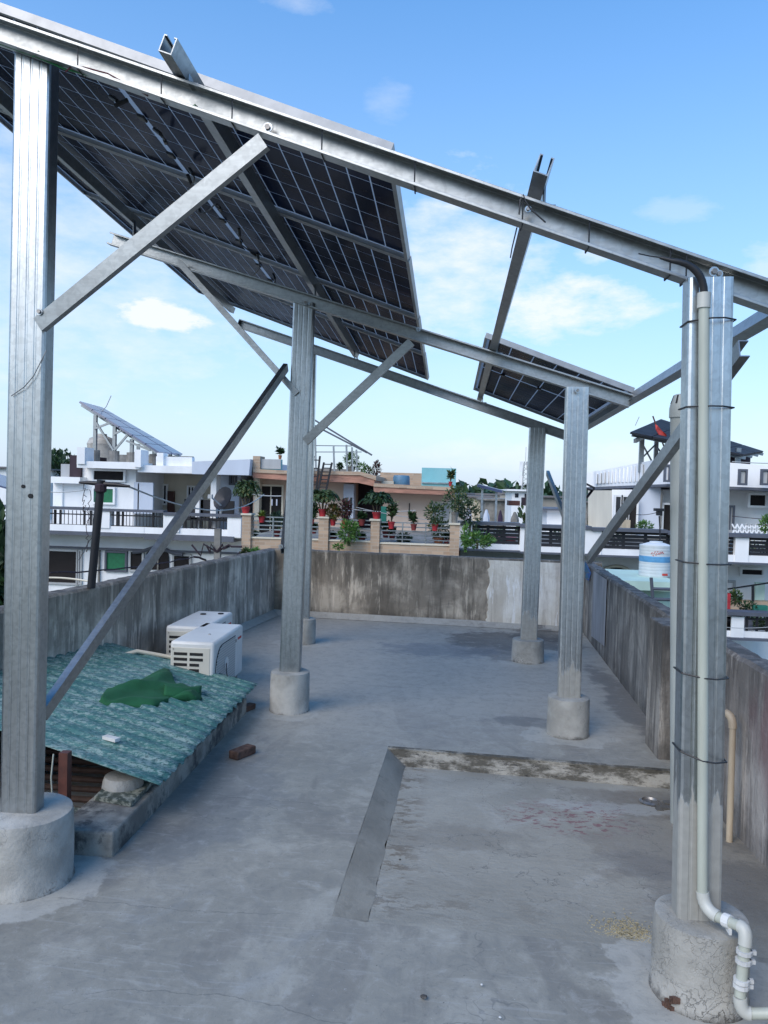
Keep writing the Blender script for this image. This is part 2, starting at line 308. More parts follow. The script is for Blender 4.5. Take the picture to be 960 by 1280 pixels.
def wall_mat(name, light, mid_, dark, streak=.6, moss=.7, seed=0, red=False):
    m = NM(name, .9); P = m.pos; o = m.xyz()
    st = m.noise(4.5, 7, .65, (1, 1, .10), co=P, off=(seed, 0, 0)); st2 = m.noise(15, 6, .7, (1, 1, .12), co=P, off=(0, seed, 0)); bl = m.noise(1.6, 7, .62, (1, 1, 1.2), co=P, off=(seed, seed, 0), dist=.5)
    k = m.mix(m.step(bl, .42, .60), mid_, light)
    k = m.mix(m.math('MULTIPLY', m.step(st, .47, .58), streak), k, dark)
    k = m.mix(m.math('MULTIPLY', m.step(st2, .50, .60), streak*.75), k, tuple(x*.7 for x in dark))
    k = m.mix(m.math('MULTIPLY', m.step(m.noise(12, 6, .7, (1, 1, .13), co=P, off=(seed, 4, 0)), .56, .62), .5), k, tuple(min(1, x*1.5) for x in light))
    # algae runs from the coping, darker towards the floor
    top = m.math('ADD', o[2], m.math('MULTIPLY', m.math('SUBTRACT', m.noise(7, 6, .7, (1, 1, .18), co=P, off=(0, 0, seed)), .5), 1.5))
    k = m.mix(m.math('MULTIPLY', m.step(top, .50, .90), moss), k, tuple(x*.55 for x in dark))
    bot = m.math('ADD', o[2], m.math('MULTIPLY', m.math('SUBTRACT', m.noise(5, 7, .7, co=P, off=(0, 3, seed)), .5), .5))
    k = m.mix(m.math('MULTIPLY', m.step(bot, .18, .0), moss*.8), k, tuple(x*.6 for x in dark))
    if red:
        d = m.math('ADD', m.blob(3.72, .55, .34, 'yz', .8), m.math('MULTIPLY', m.math('SUBTRACT', m.noise(4, 6, .6, (1, 1, .4), co=P), .5), 1.5))
        k = m.mix(m.math('MULTIPLY', m.step(d, 1.0, .5), .5), k, (.17, .06, .07))
    # bare worn top face
    nz = m.xyz(m.n('ShaderNodeNewGeometry').outputs['Normal'])[2]
    k = m.mix(m.step(nz, .6, .9), k, m.mix(m.step(m.noise(9, 6, .7, co=P), .4, .65), (.07, .065, .06), (.20, .185, .17)))
    m.col(k); m.bump(m.math('ADD', m.noise(30, 6, .7, co=P), m.math('MULTIPLY', m.noise(6, 6, .6, co=P), 1.5)), .6, .012)
    MATS[name] = m.m
wall_mat('wall_left_mat', (.64, .57, .48), (.38, .335, .28), (.125, .11, .092), .48, .5, 1.3)
wall_mat('wall_far_mat', (.50, .43, .34), (.25, .212, .165), (.075, .065, .052), .45, .6, 4.1)
wall_mat('wall_right_mat', (.37, .335, .29), (.20, .178, .155), (.062, .056, .05), .5, .55, 7.7)
wall_mat('wall_near_mat', (.44, .40, .36), (.28, .25, .225), (.10, .09, .083), .55, .5, 2.2, True)
wall_mat('patch_mat', (.86, .82, .74), (.72, .67, .57), (.22, .14, .08), .25, .12, 9.2)
simple('paint_pale_blue', (.27, .26, .26), .85, 0, .3, 3, (1, 1, .3), dirt=.8, dirtc=(.09, .09, .09))
def footing_mat():
    m = NM('footing_cement', .85); P = m.pos
    k = m.mix(m.step(m.noise(4, 7, .6, co=P), .35, .7), (.29, .28, .25), (.47, .455, .41))
    ve = m.n('ShaderNodeTexVoronoi', feature='DISTANCE_TO_EDGE'); mp = m.n('ShaderNodeMapping'); m.t.links.new(P, mp.inputs[0])
    mixv = m.n('ShaderNodeVectorMath', operation='ADD'); nn = m.n('ShaderNodeTexNoise'); m.t.links.new(P, nn.inputs['Vector']); nn.inputs['Scale'].default_value = 12; nn.inputs['Detail'].default_value = 5
    sc = m.n('ShaderNodeVectorMath', operation='SCALE'); m.t.links.new(nn.outputs['Color'], sc.inputs[0]); sc.inputs['Scale'].default_value = .22
    m.t.links.new(P, mixv.inputs[0]); m.t.links.new(sc.outputs[0], mixv.inputs[1]); m.t.links.new(mixv.outputs[0], ve.inputs['Vector']); ve.inputs['Scale'].default_value = 24
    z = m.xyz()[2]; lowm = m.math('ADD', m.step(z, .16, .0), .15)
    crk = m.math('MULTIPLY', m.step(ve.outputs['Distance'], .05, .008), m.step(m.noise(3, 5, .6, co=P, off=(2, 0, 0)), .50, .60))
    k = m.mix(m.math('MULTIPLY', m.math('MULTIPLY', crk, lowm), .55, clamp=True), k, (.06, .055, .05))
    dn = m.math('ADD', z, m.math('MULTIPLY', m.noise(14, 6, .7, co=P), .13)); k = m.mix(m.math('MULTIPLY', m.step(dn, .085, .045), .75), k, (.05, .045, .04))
    m.col(k); m.bump(m.math('SUBTRACT', m.noise(25, 7, .7, co=P), m.math('MULTIPLY', crk, .8)), .6, .012)
    MATS['footing_cement'] = m.m
footing_mat()
def sheet_mat():
    m = NM('sheet_teal', .55, 0, .4); P = m.objc
    k = m.mix(m.step(m.noise(1.7, 4, .5), .35, .65), (.045, .15, .135), (.07, .175, .175))
    f = m.noise(62, 5, .8, (.45, 1, 1)); bg_ = m.noise(3.1, 5, .65, off=(1, 6, 0)); k = m.mix(m.math('MULTIPLY', m.step(m.math('ADD', f, m.math('MULTIPLY', m.math('SUBTRACT', bg_, .5), .5)), .47, .58), .8), k, (.28, .37, .35))
    f = m.noise(80, 4, .7, (.5, 1, 1), off=(5, 0, 0)); k = m.mix(m.math('MULTIPLY', m.step(f, .52, .62), .75), k, (.012, .05, .055))
    f = m.noise(5, 6, .6, (.5, 1, 1), off=(2, 2, 0)); k = m.mix(m.math('MULTIPLY', m.step(f, .5, .7), .35), k, (.025, .15, .11))
    m.col(k); m.rough(m.math('ADD', .4, m.math('MULTIPLY', f, .4))); MATS['sheet_teal'] = m.m
    m = NM('marble_shard', .6); k = m.mix(m.step(m.noise(22, 6, .7), .45, .58), (.06, .075, .06), (.30, .31, .26)); m.col(k); MATS['marble_shard'] = m.m
    m = NM('kerb_cement', .85); k = m.mix(m.step(m.noise(5, 7, .65, co=m.pos), .38, .66), (.16, .15, .13), (.34, .325, .28))
    dk = m.math('MULTIPLY', m.step(m.noise(6, 7, .7, (1, 1, .8), co=m.pos, off=(3, 0, 0)), .48, .60), .8); k = m.mix(dk, k, (.04, .04, .04)); m.col(k); m.bump(m.noise(25, 6, .7, co=m.pos), .6, .01); MATS['kerb_cement'] = m.m
    m = NM('step_face', .9); k = m.mix(m.step(m.noise(5, 7, .7, (1, 1, 3), co=m.pos), .42, .6), (.10, .09, .07), (.38, .355, .30)); k = m.mix(m.math('MULTIPLY', m.step(m.noise(20, 6, .7, (1, 1, 4), co=m.pos), .55, .65), .8), k, (.03, .028, .025)); m.col(k); m.bump(m.noise(30, 6, .7, co=m.pos), .8, .015); MATS['step_face'] = m.m
    m = NM('ramp_face', .8); k = m.mix(m.step(m.noise(3, 7, .65, (1, .4, 1), co=m.pos), .38, .66), (.21, .198, .165), (.30, .285, .24)); k = m.mix(m.math('MULTIPLY', m.step(m.noise(9, 7, .7, co=m.pos), .55, .66), .5), k, (.16, .15, .125)); m.col(k); m.bump(m.noise(25, 6, .7, co=m.pos), .5, .01); MATS['ramp_face'] = m.m
    m = NM('earth', .95); k = m.mix(m.step(m.noise(.3, 6, .6, co=m.pos), .4, .6), (.05, .07, .03), (.14, .13, .10)); m.col(k); MATS['earth'] = m.m
    m = NM('perforated', .5); ve = m.n('ShaderNodeTexVoronoi'); m.t.links.new(m.objc, ve.inputs['Vector']); ve.inputs['Scale'].default_value = 50; ve.inputs['Randomness'].default_value = 0
    m.col(m.mix(m.step(ve.outputs['Distance'], .40, .60), (.05, .05, .05), (.50, .51, .50))); MATS['perforated'] = m.m
sheet_mat()

# ------------------------------------------------------------------ mesh builder
def perp(d, hint):
    d = d.normalized(); s = d.cross(hint)
    if s.length < 1e-5: s = d.cross(V((1, 0, 0)))
    s.normalize(); return s, s.cross(d).normalized()
class M:
    def __init__(s): s.v = []; s.f = []
    def add(s, vs, fs):
        o = len(s.v); s.v += [V(x) for x in vs]; s.f += [tuple(i+o for i in f) for f in fs]; return s
    def box(s, x0, y0, z0, x1, y1, z1):
        if x0 > x1: x0, x1 = x1, x0
        if y0 > y1: y0, y1 = y1, y0
        if z0 > z1: z0, z1 = z1, z0
        return s.add([(x0, y0, z0), (x1, y0, z0), (x1, y1, z0), (x0, y1, z0), (x0, y0, z1), (x1, y0, z1), (x1, y1, z1), (x0, y1, z1)],
                     [(3, 2, 1, 0), (4, 5, 6, 7), (0, 1, 5, 4), (1, 2, 6, 5), (2, 3, 7, 6), (3, 0, 4, 7)])
    def prism(s, prof, p0, p1, hint):      # prof: (side, up) points
        p0, p1 = V(p0), V(p1); a, b = perp(p1-p0, V(hint)); n = len(prof)
        vs = [p+a*x+b*y for p in (p0, p1) for x, y in prof]
        return s.add(vs, [(i, (i+1) % n, (i+1) % n+n, i+n) for i in range(n)] + [tuple(range(n-1, -1, -1)), tuple(range(n, 2*n))])
    def bar(s, p0, p1, w, h, hint=(0, 0, 1)):
        return s.prism([(-w/2, -h/2), (w/2, -h/2), (w/2, h/2), (-w/2, h/2)], p0, p1, hint)
    def tube(s, pts, r, n=8, cap=True):
        pts = [V(p) for p in pts]; L = len(pts); rs = r if isinstance(r, (list, tuple)) else [r]*L; o = len(s.v)
        d0 = (pts[1]-pts[0]).normalized(); a, b = perp(d0, V((0, 0, 1)) if abs(d0.z) < .9 else V((0, 1, 0)))
        for i, p in enumerate(pts):
            d = (pts[min(i+1, L-1)]-pts[max(i-1, 0)]).normalized(); a = (a-d*a.dot(d)).normalized(); b = a.cross(d)
            for k in range(n):
                t = 2*math.pi*k/n; s.v.append(p+(a*math.cos(t)+b*math.sin(t))*rs[i])
        for i in range(L-1):
            for k in range(n):
                s.f.append((o+i*n+k, o+i*n+(k+1) % n, o+(i+1)*n+(k+1) % n, o+(i+1)*n+k))
        if cap: s.f.append(tuple(o+k for k in range(n-1, -1, -1))); s.f.append(tuple(o+(L-1)*n+k for k in range(n)))
        return s
    def lathe(s, c, prof, n=24):           # prof: (r, z)
        c = V(c); o = len(s.v); L = len(prof)
        for r_, z in prof:
            for k in range(n): t = 2*math.pi*k/n; s.v.append(c+V((r_*math.cos(t), r_*math.sin(t), z)))
        for i in range(L-1):
            for k in range(n): s.f.append((o+i*n+k, o+i*n+(k+1) % n, o+(i+1)*n+(k+1) % n, o+(i+1)*n+k))
        s.f.append(tuple(o+k for k in range(n-1, -1, -1))); s.f.append(tuple(o+(L-1)*n+k for k in range(n)))
        return s
    def leaf(s, p, d, l, w, n=None):
        p = V(p); d = V(d).normalized(); a, b = perp(d, n or V((random.uniform(-1, 1), random.uniform(-1, 1), 1)))
        return s.add([p, p+d*l*.45+a*w/2+b*w*.12, p+d*l, p+d*l*.45-a*w/2+b*w*.12], [(0, 1, 2, 3)])
    def build(s, name, m, parent=None, smooth=False, bev=0, kind=None, org=None):
        me = bpy.data.meshes.new(name)
        o_ = V(org) if org is not None else (V(parent['_o']) if parent is not None and '_o' in parent else V((0, 0, 0)))
        me.from_pydata([tuple(x-o_) for x in s.v], [], s.f); me.update()
        me.materials.append(MATS[m])
        if smooth:
            me.polygons.foreach_set('use_smooth', [True]*len(me.polygons))
            me.set_sharp_from_angle(angle=R(40))
        ob = bpy.data.objects.new(name, me); COL.objects.link(ob); ob['_o'] = tuple(o_)
        if parent is not None: ob.parent = parent
        else: ob.location = o_
        if bev:
            b = ob.modifiers.new('bevel', 'BEVEL'); b.width = bev; b.segments = 2; b.limit_method = 'ANGLE'; b.angle_limit = R(35)
        if kind: ob['kind'] = kind
        return ob
def thing(name, label, cat, loc, group=None, rot=None):
    o = bpy.data.objects.new(name, None); COL.objects.link(o); o.location = V(loc); o['_o'] = tuple(V(loc)); o.empty_display_size = .1
    if rot: o.rotation_euler = rot; o['_o'] = (0, 0, 0)
    o['label'] = label; o['category'] = cat
    if group: o['group'] = group
    return o
def tag(o, label, cat, group=None):
    o['label'] = label; o['category'] = cat
    if group: o['group'] = group
    return o
def ZL(x0, x1): return V((x0, x1, 0))

# ------------------------------------------------------------------ ground and our own roof
M().add([(-3000, -3000, -7.2), (3000, -3000, -7.2), (3000, 3000, -7.2), (-3000, 3000, -7.2)], [(0, 1, 2, 3)]).build('ground', 'earth', kind='structure')
LW0 = V((-2.859, 5.275, 0)); LW1 = V((-2.30, 10.02, 0)); ld = (LW1-LW0).normalized()
LWn = LW0-ld*4.3       # near end of the left parapet's inner face
RX = 1.55
P1, P2, P3 = (-.359, 5.005, 0), (RX, 4.86, 0), (-.418, 2.983, 0)
Q1, Q2, Q3, Q4 = (-.241, 4.93, -.09), (RX+.05, 4.80, -.09), (-.273, 2.974, -.008), (RX+.05, 2.95, -.02)
SH0, SH1 = (-2.75, 3.34), (-1.75, 5.62)       # light shaft
wl = lambda y: LW0.x+(y-LW0.y)*ld.x/ld.y
f = M()
f.add([(wl(-.6), -.6, 0), (-.42, -.6, 0), (-.42, 1.7, 0), P3, (-.41, 3.34, 0), (SH1[0], 3.34, 0), (wl(3.34), 3.34, 0)], [(0, 1, 2, 3, 4, 5, 6)])
f.add([(-.42, -.6, 0), (RX+.05, -.6, 0), (RX+.05, 1.7, 0), (-.27, 1.7, 0), (-.42, 1.7, 0)], [(0, 1, 2, 3, 4)])
f.add([(SH1[0], 3.34, 0), (-.41, 3.34, 0), P3, P1, (-.359, 5.62, 0), (SH1[0], 5.62, 0)], [(0, 1, 3, 4, 5)])
f.add([(wl(3.34), 3.34, 0), (SH0[0], 3.34, 0), (SH0[0], 5.62, 0), (wl(5.62), 5.62, 0)], [(0, 1, 2, 3)])
f.add([P1, P2, (RX+.05, 4.86, 0), (RX+.05, 5.62, 0), (-.359, 5.62, 0)], [(0, 1, 2, 3, 4)])
f.add([(wl(5.62), 5.62, 0), (-.359, 5.62, 0), (RX+.05, 5.62, 0), (RX+.2, 9.75, 0), (-2.30, 10.06, 0)], [(0, 1, 2, 3, 4)])
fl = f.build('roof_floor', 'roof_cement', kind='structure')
M().add([Q3, Q4, Q2, Q1], [(0, 1, 2, 3)]).build('sunk_bay', 'bay_cement', fl)
M().add([(-.27, 1.7, 0), (RX+.05, 1.7, 0), Q4, Q3], [(0, 1, 2, 3)]).build('bay_foot', 'roof_cement', fl)
rm_ = M()
for i in range(25):
    t_ = i/24; a = V(P3).lerp(V(P1), t_); b = V(Q3).lerp(V(Q1), t_)
    w_ = .012*noise.noise(V((i*.6, 0, 4))); rm_.v += [a+V((.006*noise.noise(V((i*.7, 2, 0))), 0, .0005)), a.lerp(b, .5), b+V((w_, 0, .001))]
rm_.f = [(i*3+j, i*3+j+1, i*3+j+4, i*3+j+3) for i in range(24) for j in range(2)]
rm_.build('ramp_edge', 'ramp_face', fl, True)
M().add([(-.42, 1.7, 0), (-.27, 1.7, 0), Q3, P3], [(0, 1, 2, 3)]).build('ramp_foot', 'roof_cement', fl)
M().add([Q1, Q2, P2, P1], [(0, 1, 2, 3)]).build('step_edge', 'step_face', fl)
# cement lip chipped along the bay's far step
lip = M(); n = 46
for i in range(n):
    t0, t1 = i/n, (i+1)/n; a = V(P1).lerp(V(P2), t0); b = V(P1).lerp(V(P2), t1); w = .008+.02*abs(noise.noise(V((i*.37, 3, 1)))); h = .006+.02*abs(noise.noise(V((i*.5, 9, 1))))
    lip.box(a.x, a.y-w, -.004-h, b.x, a.y+.03, .004)
lip.build('chipped_lip', 'step_face', fl, kind='stuff')
# fillets of mortar where floor meets walls
fi = M()
fi.add([(-2.27, 9.93, .004), (1.62, 9.62, .004), (1.66, 9.72, .07), (-2.3, 10.03, .07)], [(0, 1, 2, 3)])
a0 = LW0+ld*.8; fi.add([(a0.x+.09, a0.y, .004), (LW1.x+.09, LW1.y-.05, .004), (LW1.x-.01, LW1.y, .07), (a0.x-.01, a0.y, .07)], [(0, 1, 2, 3)])
fi.build('mortar_fillet', 'roof_cement', fl)
# parapets
def parapet(name, p0, p1, th, h, m, label, zb=-.2):
    p0, p1 = V(p0), V(p1); d = (p1-p0).normalized(); s = d.cross(V((0, 0, 1))); L = (p1-p0).length; k = max(2, int(L/.05)); mm = M()
    vs = []; fs = []
    for i in range(k+1):
        p = p0+d*L*i/k; e = .006*noise.noise(V((p.x*5, p.y*5, 0))); g = .007*noise.noise(V((p.x*3, p.y*3, 5)))+.006*noise.noise(V((p.x*14, p.y*14, 2)))-.012*max(0, noise.noise(V((p.x*7+9, p.y*7, 2)))-.35)*3
        for off, z in ((e, zb), (e, h*.5), (e, h-.02+g), (.018+e, h+g), (th-.018, h+g), (th, h-.02), (th, zb-2.5)): vs.append(p+s*(-off)+V((0, 0, z)))
    for i in range(k):
        for j in range(6): a = i*7+j; fs.append((a, a+1, a+8, a+7))
    fs.append(tuple(range(7))); fs.append(tuple(range(k*7+6, k*7-1, -1)))
    mm.add(vs, fs)
    o = mm.build(name, m, org=p0); return tag(o, label, 'wall')
parapet('parapet_wall', LWn, LW0-ld*.25, .15, .84, 'wall_left_mat', 'near length of dark streaked cement parapet left of the front post')
M_ = parapet('parapet_wall', LW0-ld*.25, LW1+ld*.16, .15, .87, 'wall_left_mat', 'dark streaked cement parapet behind the two white air conditioners')
fw_ = parapet('parapet_wall', (-2.42, 10.05, 0), (1.9, 9.70, 0), .13, .875, 'wall_far_mat', 'stained brown cement parapet closing the far end of the roof')
# pale plaster patch at its right end
pm = M(); vs = []; fs = []; n = 26
dW = (V((1.9, 9.70, 0))-V((-2.42, 10.05, 0))).normalized(); nW = V((dW.y, -dW.x, 0))
def fwp(x, z, o): return V((-2.42, 10.05, 0))+dW*(x+2.42)+nW*o+V((0, 0, z))
for i in range(n+1):
    z = .02+i/n*.83; xl = .52+.05*noise.noise(V((z*6, 1, 1)))+.025*noise.noise(V((z*30, 1, 1)))
    vs += [fwp(xl, z, .002), fwp(xl+.01, z, .014), fwp(1.62, z, .014)]
for i in range(n):
    for j in range(2): a = i*3+j; fs.append((a, a+1, a+4, a+3))
pm.add(vs, fs); pm.v = [x for x in pm.v]
pp = pm.build('plaster_patch', 'patch_mat', fw_)
parapet('parapet_wall', (RX+.14, 9.78, 0), (RX-.005, 5.43, 0), .13, .87, 'wall_right_mat', 'far length of black stained parapet right of the back posts')
parapet('parapet_wall', (RX, 5.07, 0), (RX+.02, -.6, 0), .14, .87, 'wall_near_mat', 'near parapet with red stain and beige pipe at right edge')
o = M().box(RX-.155, 5.08, -.25, RX+.16, 5.42, .875).build('parapet_pier', 'wall_right_mat', bev=.012, org=(RX, 5.4, 0)); tag(o, 'square cement pier standing proud between the two right parapets', 'pier')
q = M().add([(RX+.100, 8.9, .10), (RX+.070, 8.0, .16), (RX+.070, 8.0, .845), (RX+.100, 8.9, .845)], [(0, 1, 2, 3)]).build('paint_patch', 'paint_pale_blue', fl); 
# house under the roof
o = M().box(-3.0, -.7, -7.2, RX+.1, 9.9, -.25).build('own_house', 'paint_grey', kind=None, org=(0, 4, -7.2)); tag(o, 'body of the house under the grey cement roof', 'house')

# ------------------------------------------------------------------ light shaft with kerb, grating and its sheet cover
g = V((-1.6, 4.4, 0))
kb = M(); kb.box(-1.75, 3.32, -.25, -1.475, 5.62, .115)
o = kb.build('shaft_kerb', 'kerb_cement', bev=.012, org=g); tag(o, 'low worn cement kerb running along the edge of the light shaft', 'kerb')
o = M().box(SH0[0], 3.05, -.25, -1.75, 3.34, .05).build('sill_block', 'kerb_cement', bev=.01, org=(-2.2, 3.2, 0)); tag(o, 'dark cement block at the near end of the light shaft', 'block')
gr = thing('shaft_grating', 'rusty bar grating over the dark shaft under the teal sheet', 'grating', (-2.25, 4.4, 0))
M().box(SH0[0], 3.35, -.9, SH1[0], 5.6, -.85).build('shaft_floor', 'interior_dark', gr)
for i in range(16):
    y = 3.42+i*.135; M().tube([(SH0[0], y, -.02), (SH1[0], y, -.02)], .018, 8).build('bar', 'rust_grate', gr, True)
o = M().bar((-1.86, 3.62, -.03), (-1.86, 3.62, .36), .045, .045, (0, 1, 0)).build('prop_post', 'brown_steel', org=(-1.86, 3.62, 0)); tag(o, 'short brown steel prop holding up the teal sheet', 'post')
o = M().tube([(-1.9, 3.58, .36), (-1.905, 3.57, .25), (-1.895, 3.57, .12), (-1.885, 3.58, .08)], .004, 6).build('loose_wire', 'pvc_white', org=(-1.9, 3.58, .1)); tag(o, 'thin white wire hanging beside the brown steel prop', 'wire')
o = M().lathe((-1.64, 3.80, .115), [(.10, 0), (.105, .015), (.10, .05), (.09, .075)], 20).build('stub_pillar', 'footing_cement', org=(-1.64, 3.8, .115), smooth=True); tag(o, 'short round cement stub under the near corner of the sheet', 'stub')
o = M().add([G(116, 996, .14), G(163, 1003, .14), G(190, 975, .14), G(155, 972, .14)], [(0, 1, 2, 3)]); 
def slab(pts, t): 
    m = M(); n = len(pts); m.add([V(p)+V((0, 0, dz)) for dz in (-t, 0) for p in pts], [tuple(range(n-1, -1, -1)), tuple(range(n, 2*n))]+[(i, (i+1) % n, (i+1) % n+n, i+n) for i in range(n)]); return m
o = slab([G(118, 995, .14), G(164, 1003, .14), G(205, 962, .14), G(160, 955, .14)], .022).build('stone_offcut', 'marble_shard', org=G(160, 985, .14)); tag(o, 'speckled stone offcut lying on the kerb under the cement stub', 'stone slab')
o = slab([G(50, 1030, .10), G(98, 1036, .10), G(121, 1011, .10), G(60, 1006, .10)], .02).build('stone_offcut', 'marble_shard', org=G(90, 1020, .10)); tag(o, 'speckled stone offcut beside the large round footing at left', 'stone slab')
# corrugated sheet
A_ = G(200, 982, .22); B_ = G(322, 855, .17); C_ = G(112, 796, .40); D_ = A_+C_-B_
SU = (D_-A_); SV = (B_-A_); SN = SU.cross(SV).normalized()*-1
if SN.z < 0: SN = -SN
def SP(u, v, h=0): return A_+SU*u+SV*v+SN*h
mm = M(); nu, nv = 24, 420; vs = []; fs = []
for j in range(nv+1):
    v = j/nv; sv_ = math.sin(v*2*math.pi*17); hh = .0085*math.copysign(min(1, abs(sv_)*1.6), sv_)
    jag = .012*noise.noise(V((v*40, 0, 2)))
    for i in range(nu+1):
        u = i/nu; vs.append(SP(u+jag*(1-u), v, hh*(1+.15*math.sin(u*9))+.03*math.sin(u*3.0)*math.sin(v*3.1)))
for j in range(nv):
    for i in range(nu): a = j*(nu+1)+i; fs.append((a, a+1, a+nu+2, a+nu+1))
mm.add(vs, fs)
sh = mm.build('corrugated_sheet', 'sheet_teal', smooth=True, org=A_); tag(sh, 'weathered teal corrugated roofing sheet laid over the light shaft', 'roofing sheet')
# rotate texture space is fine: ridges run along the sheet
so = sh.modifiers.new('thick', 'SOLIDIFY'); so.thickness = .003
def onS(px, py, h=0):
    d = ray(px, py); t = (A_-EYE).dot(SN)/d.dot(SN); return EYE+d*t+SN*h
# supports under the far side of the sheet
for p, l in ((SP(.93, .1), 'left brick pile propping the raised side of the sheet near'), (SP(.93, .85), 'brick pile propping the raised back corner of the sheet')):
    t = thing('brick_pile', l, 'bricks', (p.x, p.y, 0), 'brick piles under the sheet')
    z = 0; 
    while z < p.z-.08: M().box(p.x-.11, p.y-.055, z, p.x+.11, p.y+.055, z+.07).build('brick', 'brick', t); z += .073
def brickob(px0, py0, ang, z, label, s=1):
    c = G(px0, py0, z); m = M(); 
    m.box(-.10*s, -.045*s, 0, .10*s, .045*s, .062*s); Rm = Matrix.Rotation(ang, 4, 'Z')
    m.v = [c+Rm@x for x in m.v]; o = m.build('brick', 'brick', bev=.008, org=c); tag(o, label, 'brick'); o['kind'] = 'thing'; del o['kind']; return o
brickob(303, 945, R(62), 0, 'single broken brown brick lying on the grey floor', .85)
brickob(309, 888, R(70), 0, 'dark brick wedged under the far right corner of the sheet', .7)
o = M().box(0, 0, 0, .10, .035, .018); Rm = Matrix.Rotation(R(-25), 4, 'Z'); c = onS(127, 928, .018); o.v = [c+Rm@x for x in o.v]; o = o.build('plaster_chip', 'chalk', org=c); tag(o, 'small pale chip lying near the low edge of the sheet', 'chip')
# green cloth, a folded piece of felt
ol = [(122, 882), (127, 872), (133, 862), (150, 862), (165, 860), (185, 850), (205, 838), (211, 840), (214, 853), (222, 862), (236, 866), (250, 868), (252, 876), (246, 880), (230, 879), (214, 878), (202, 884), (190, 889), (170, 888), (148, 887), (132, 886)]
cx = sum(p[0] for p in ol)/len(ol); cy = sum(p[1] for p in ol)/len(ol); 
pts = []
for i in range(len(ol)):
    a, b = ol[i], ol[(i+1) % len(ol)]
    for k in range(4): pts.append((a[0]+(b[0]-a[0])*k/4, a[1]+(b[1]-a[1])*k/4))
vs = []; fs = []; nr = 14; n = len(pts)
for r_ in range(nr+1):
    t = 1-r_/nr*.98
    for p in pts:
        x = cx+(p[0]-cx)*t; y = cy+(p[1]-cy)*t
        h = .018+.026*(1-t)**.5+.034*max(0, 1-3.2*abs(noise.noise(V((x*.022+y*.02, y*.06, 1)))))*(1-t)**.3+.028*math.exp(-((y-(872-.30*(x-150)))/5.0)**2)*(x < 225) + .02*math.exp(-((x-232)/14)**2)
        if t > .97: h = .016
        # compensate the lift so the outline stays where the cloth lies
        vs.append(onS(x, y+0, h))
for r_ in range(nr):
    for k in range(n): fs.append((r_*n+k, r_*n+(k+1) % n, (r_+1)*n+(k+1) % n, (r_+1)*n+k))
fs.append(tuple(nr*n+k for k in range(n)))
m = M(); m.add(vs, fs); c = onS(190, 870)
cl = m.build('felt_cloth', 'green_felt', smooth=True, org=c); tag(cl, 'crumpled dark green felt cloth lying on the teal sheet', 'cloth')
s_ = cl.modifiers.new('thick', 'SOLIDIFY'); s_.thickness = .004
# the turned-over flap with its dark mouth
m = M(); vs = []; fs = []
for i in range(13):
    t = i/12; 
    for j in range(9):
        s = j/8; x = 203+47*t; y = 867.5+2.5*math.sin(t*3.1)+s*(9-3*t); h = .06+.035*math.sin(s*math.pi)*(1-.35*t)-.02*s
        vs.append(onS(x, y, h))
for i in range(12):
    for j in range(8): a = i*9+j; fs.append((a, a+1, a+10, a+9))
m.add(vs, fs); o = m.build('turned_fold', 'green_felt', cl, smooth=True); s_ = o.modifiers.new('thick', 'SOLIDIFY'); s_.thickness = .005

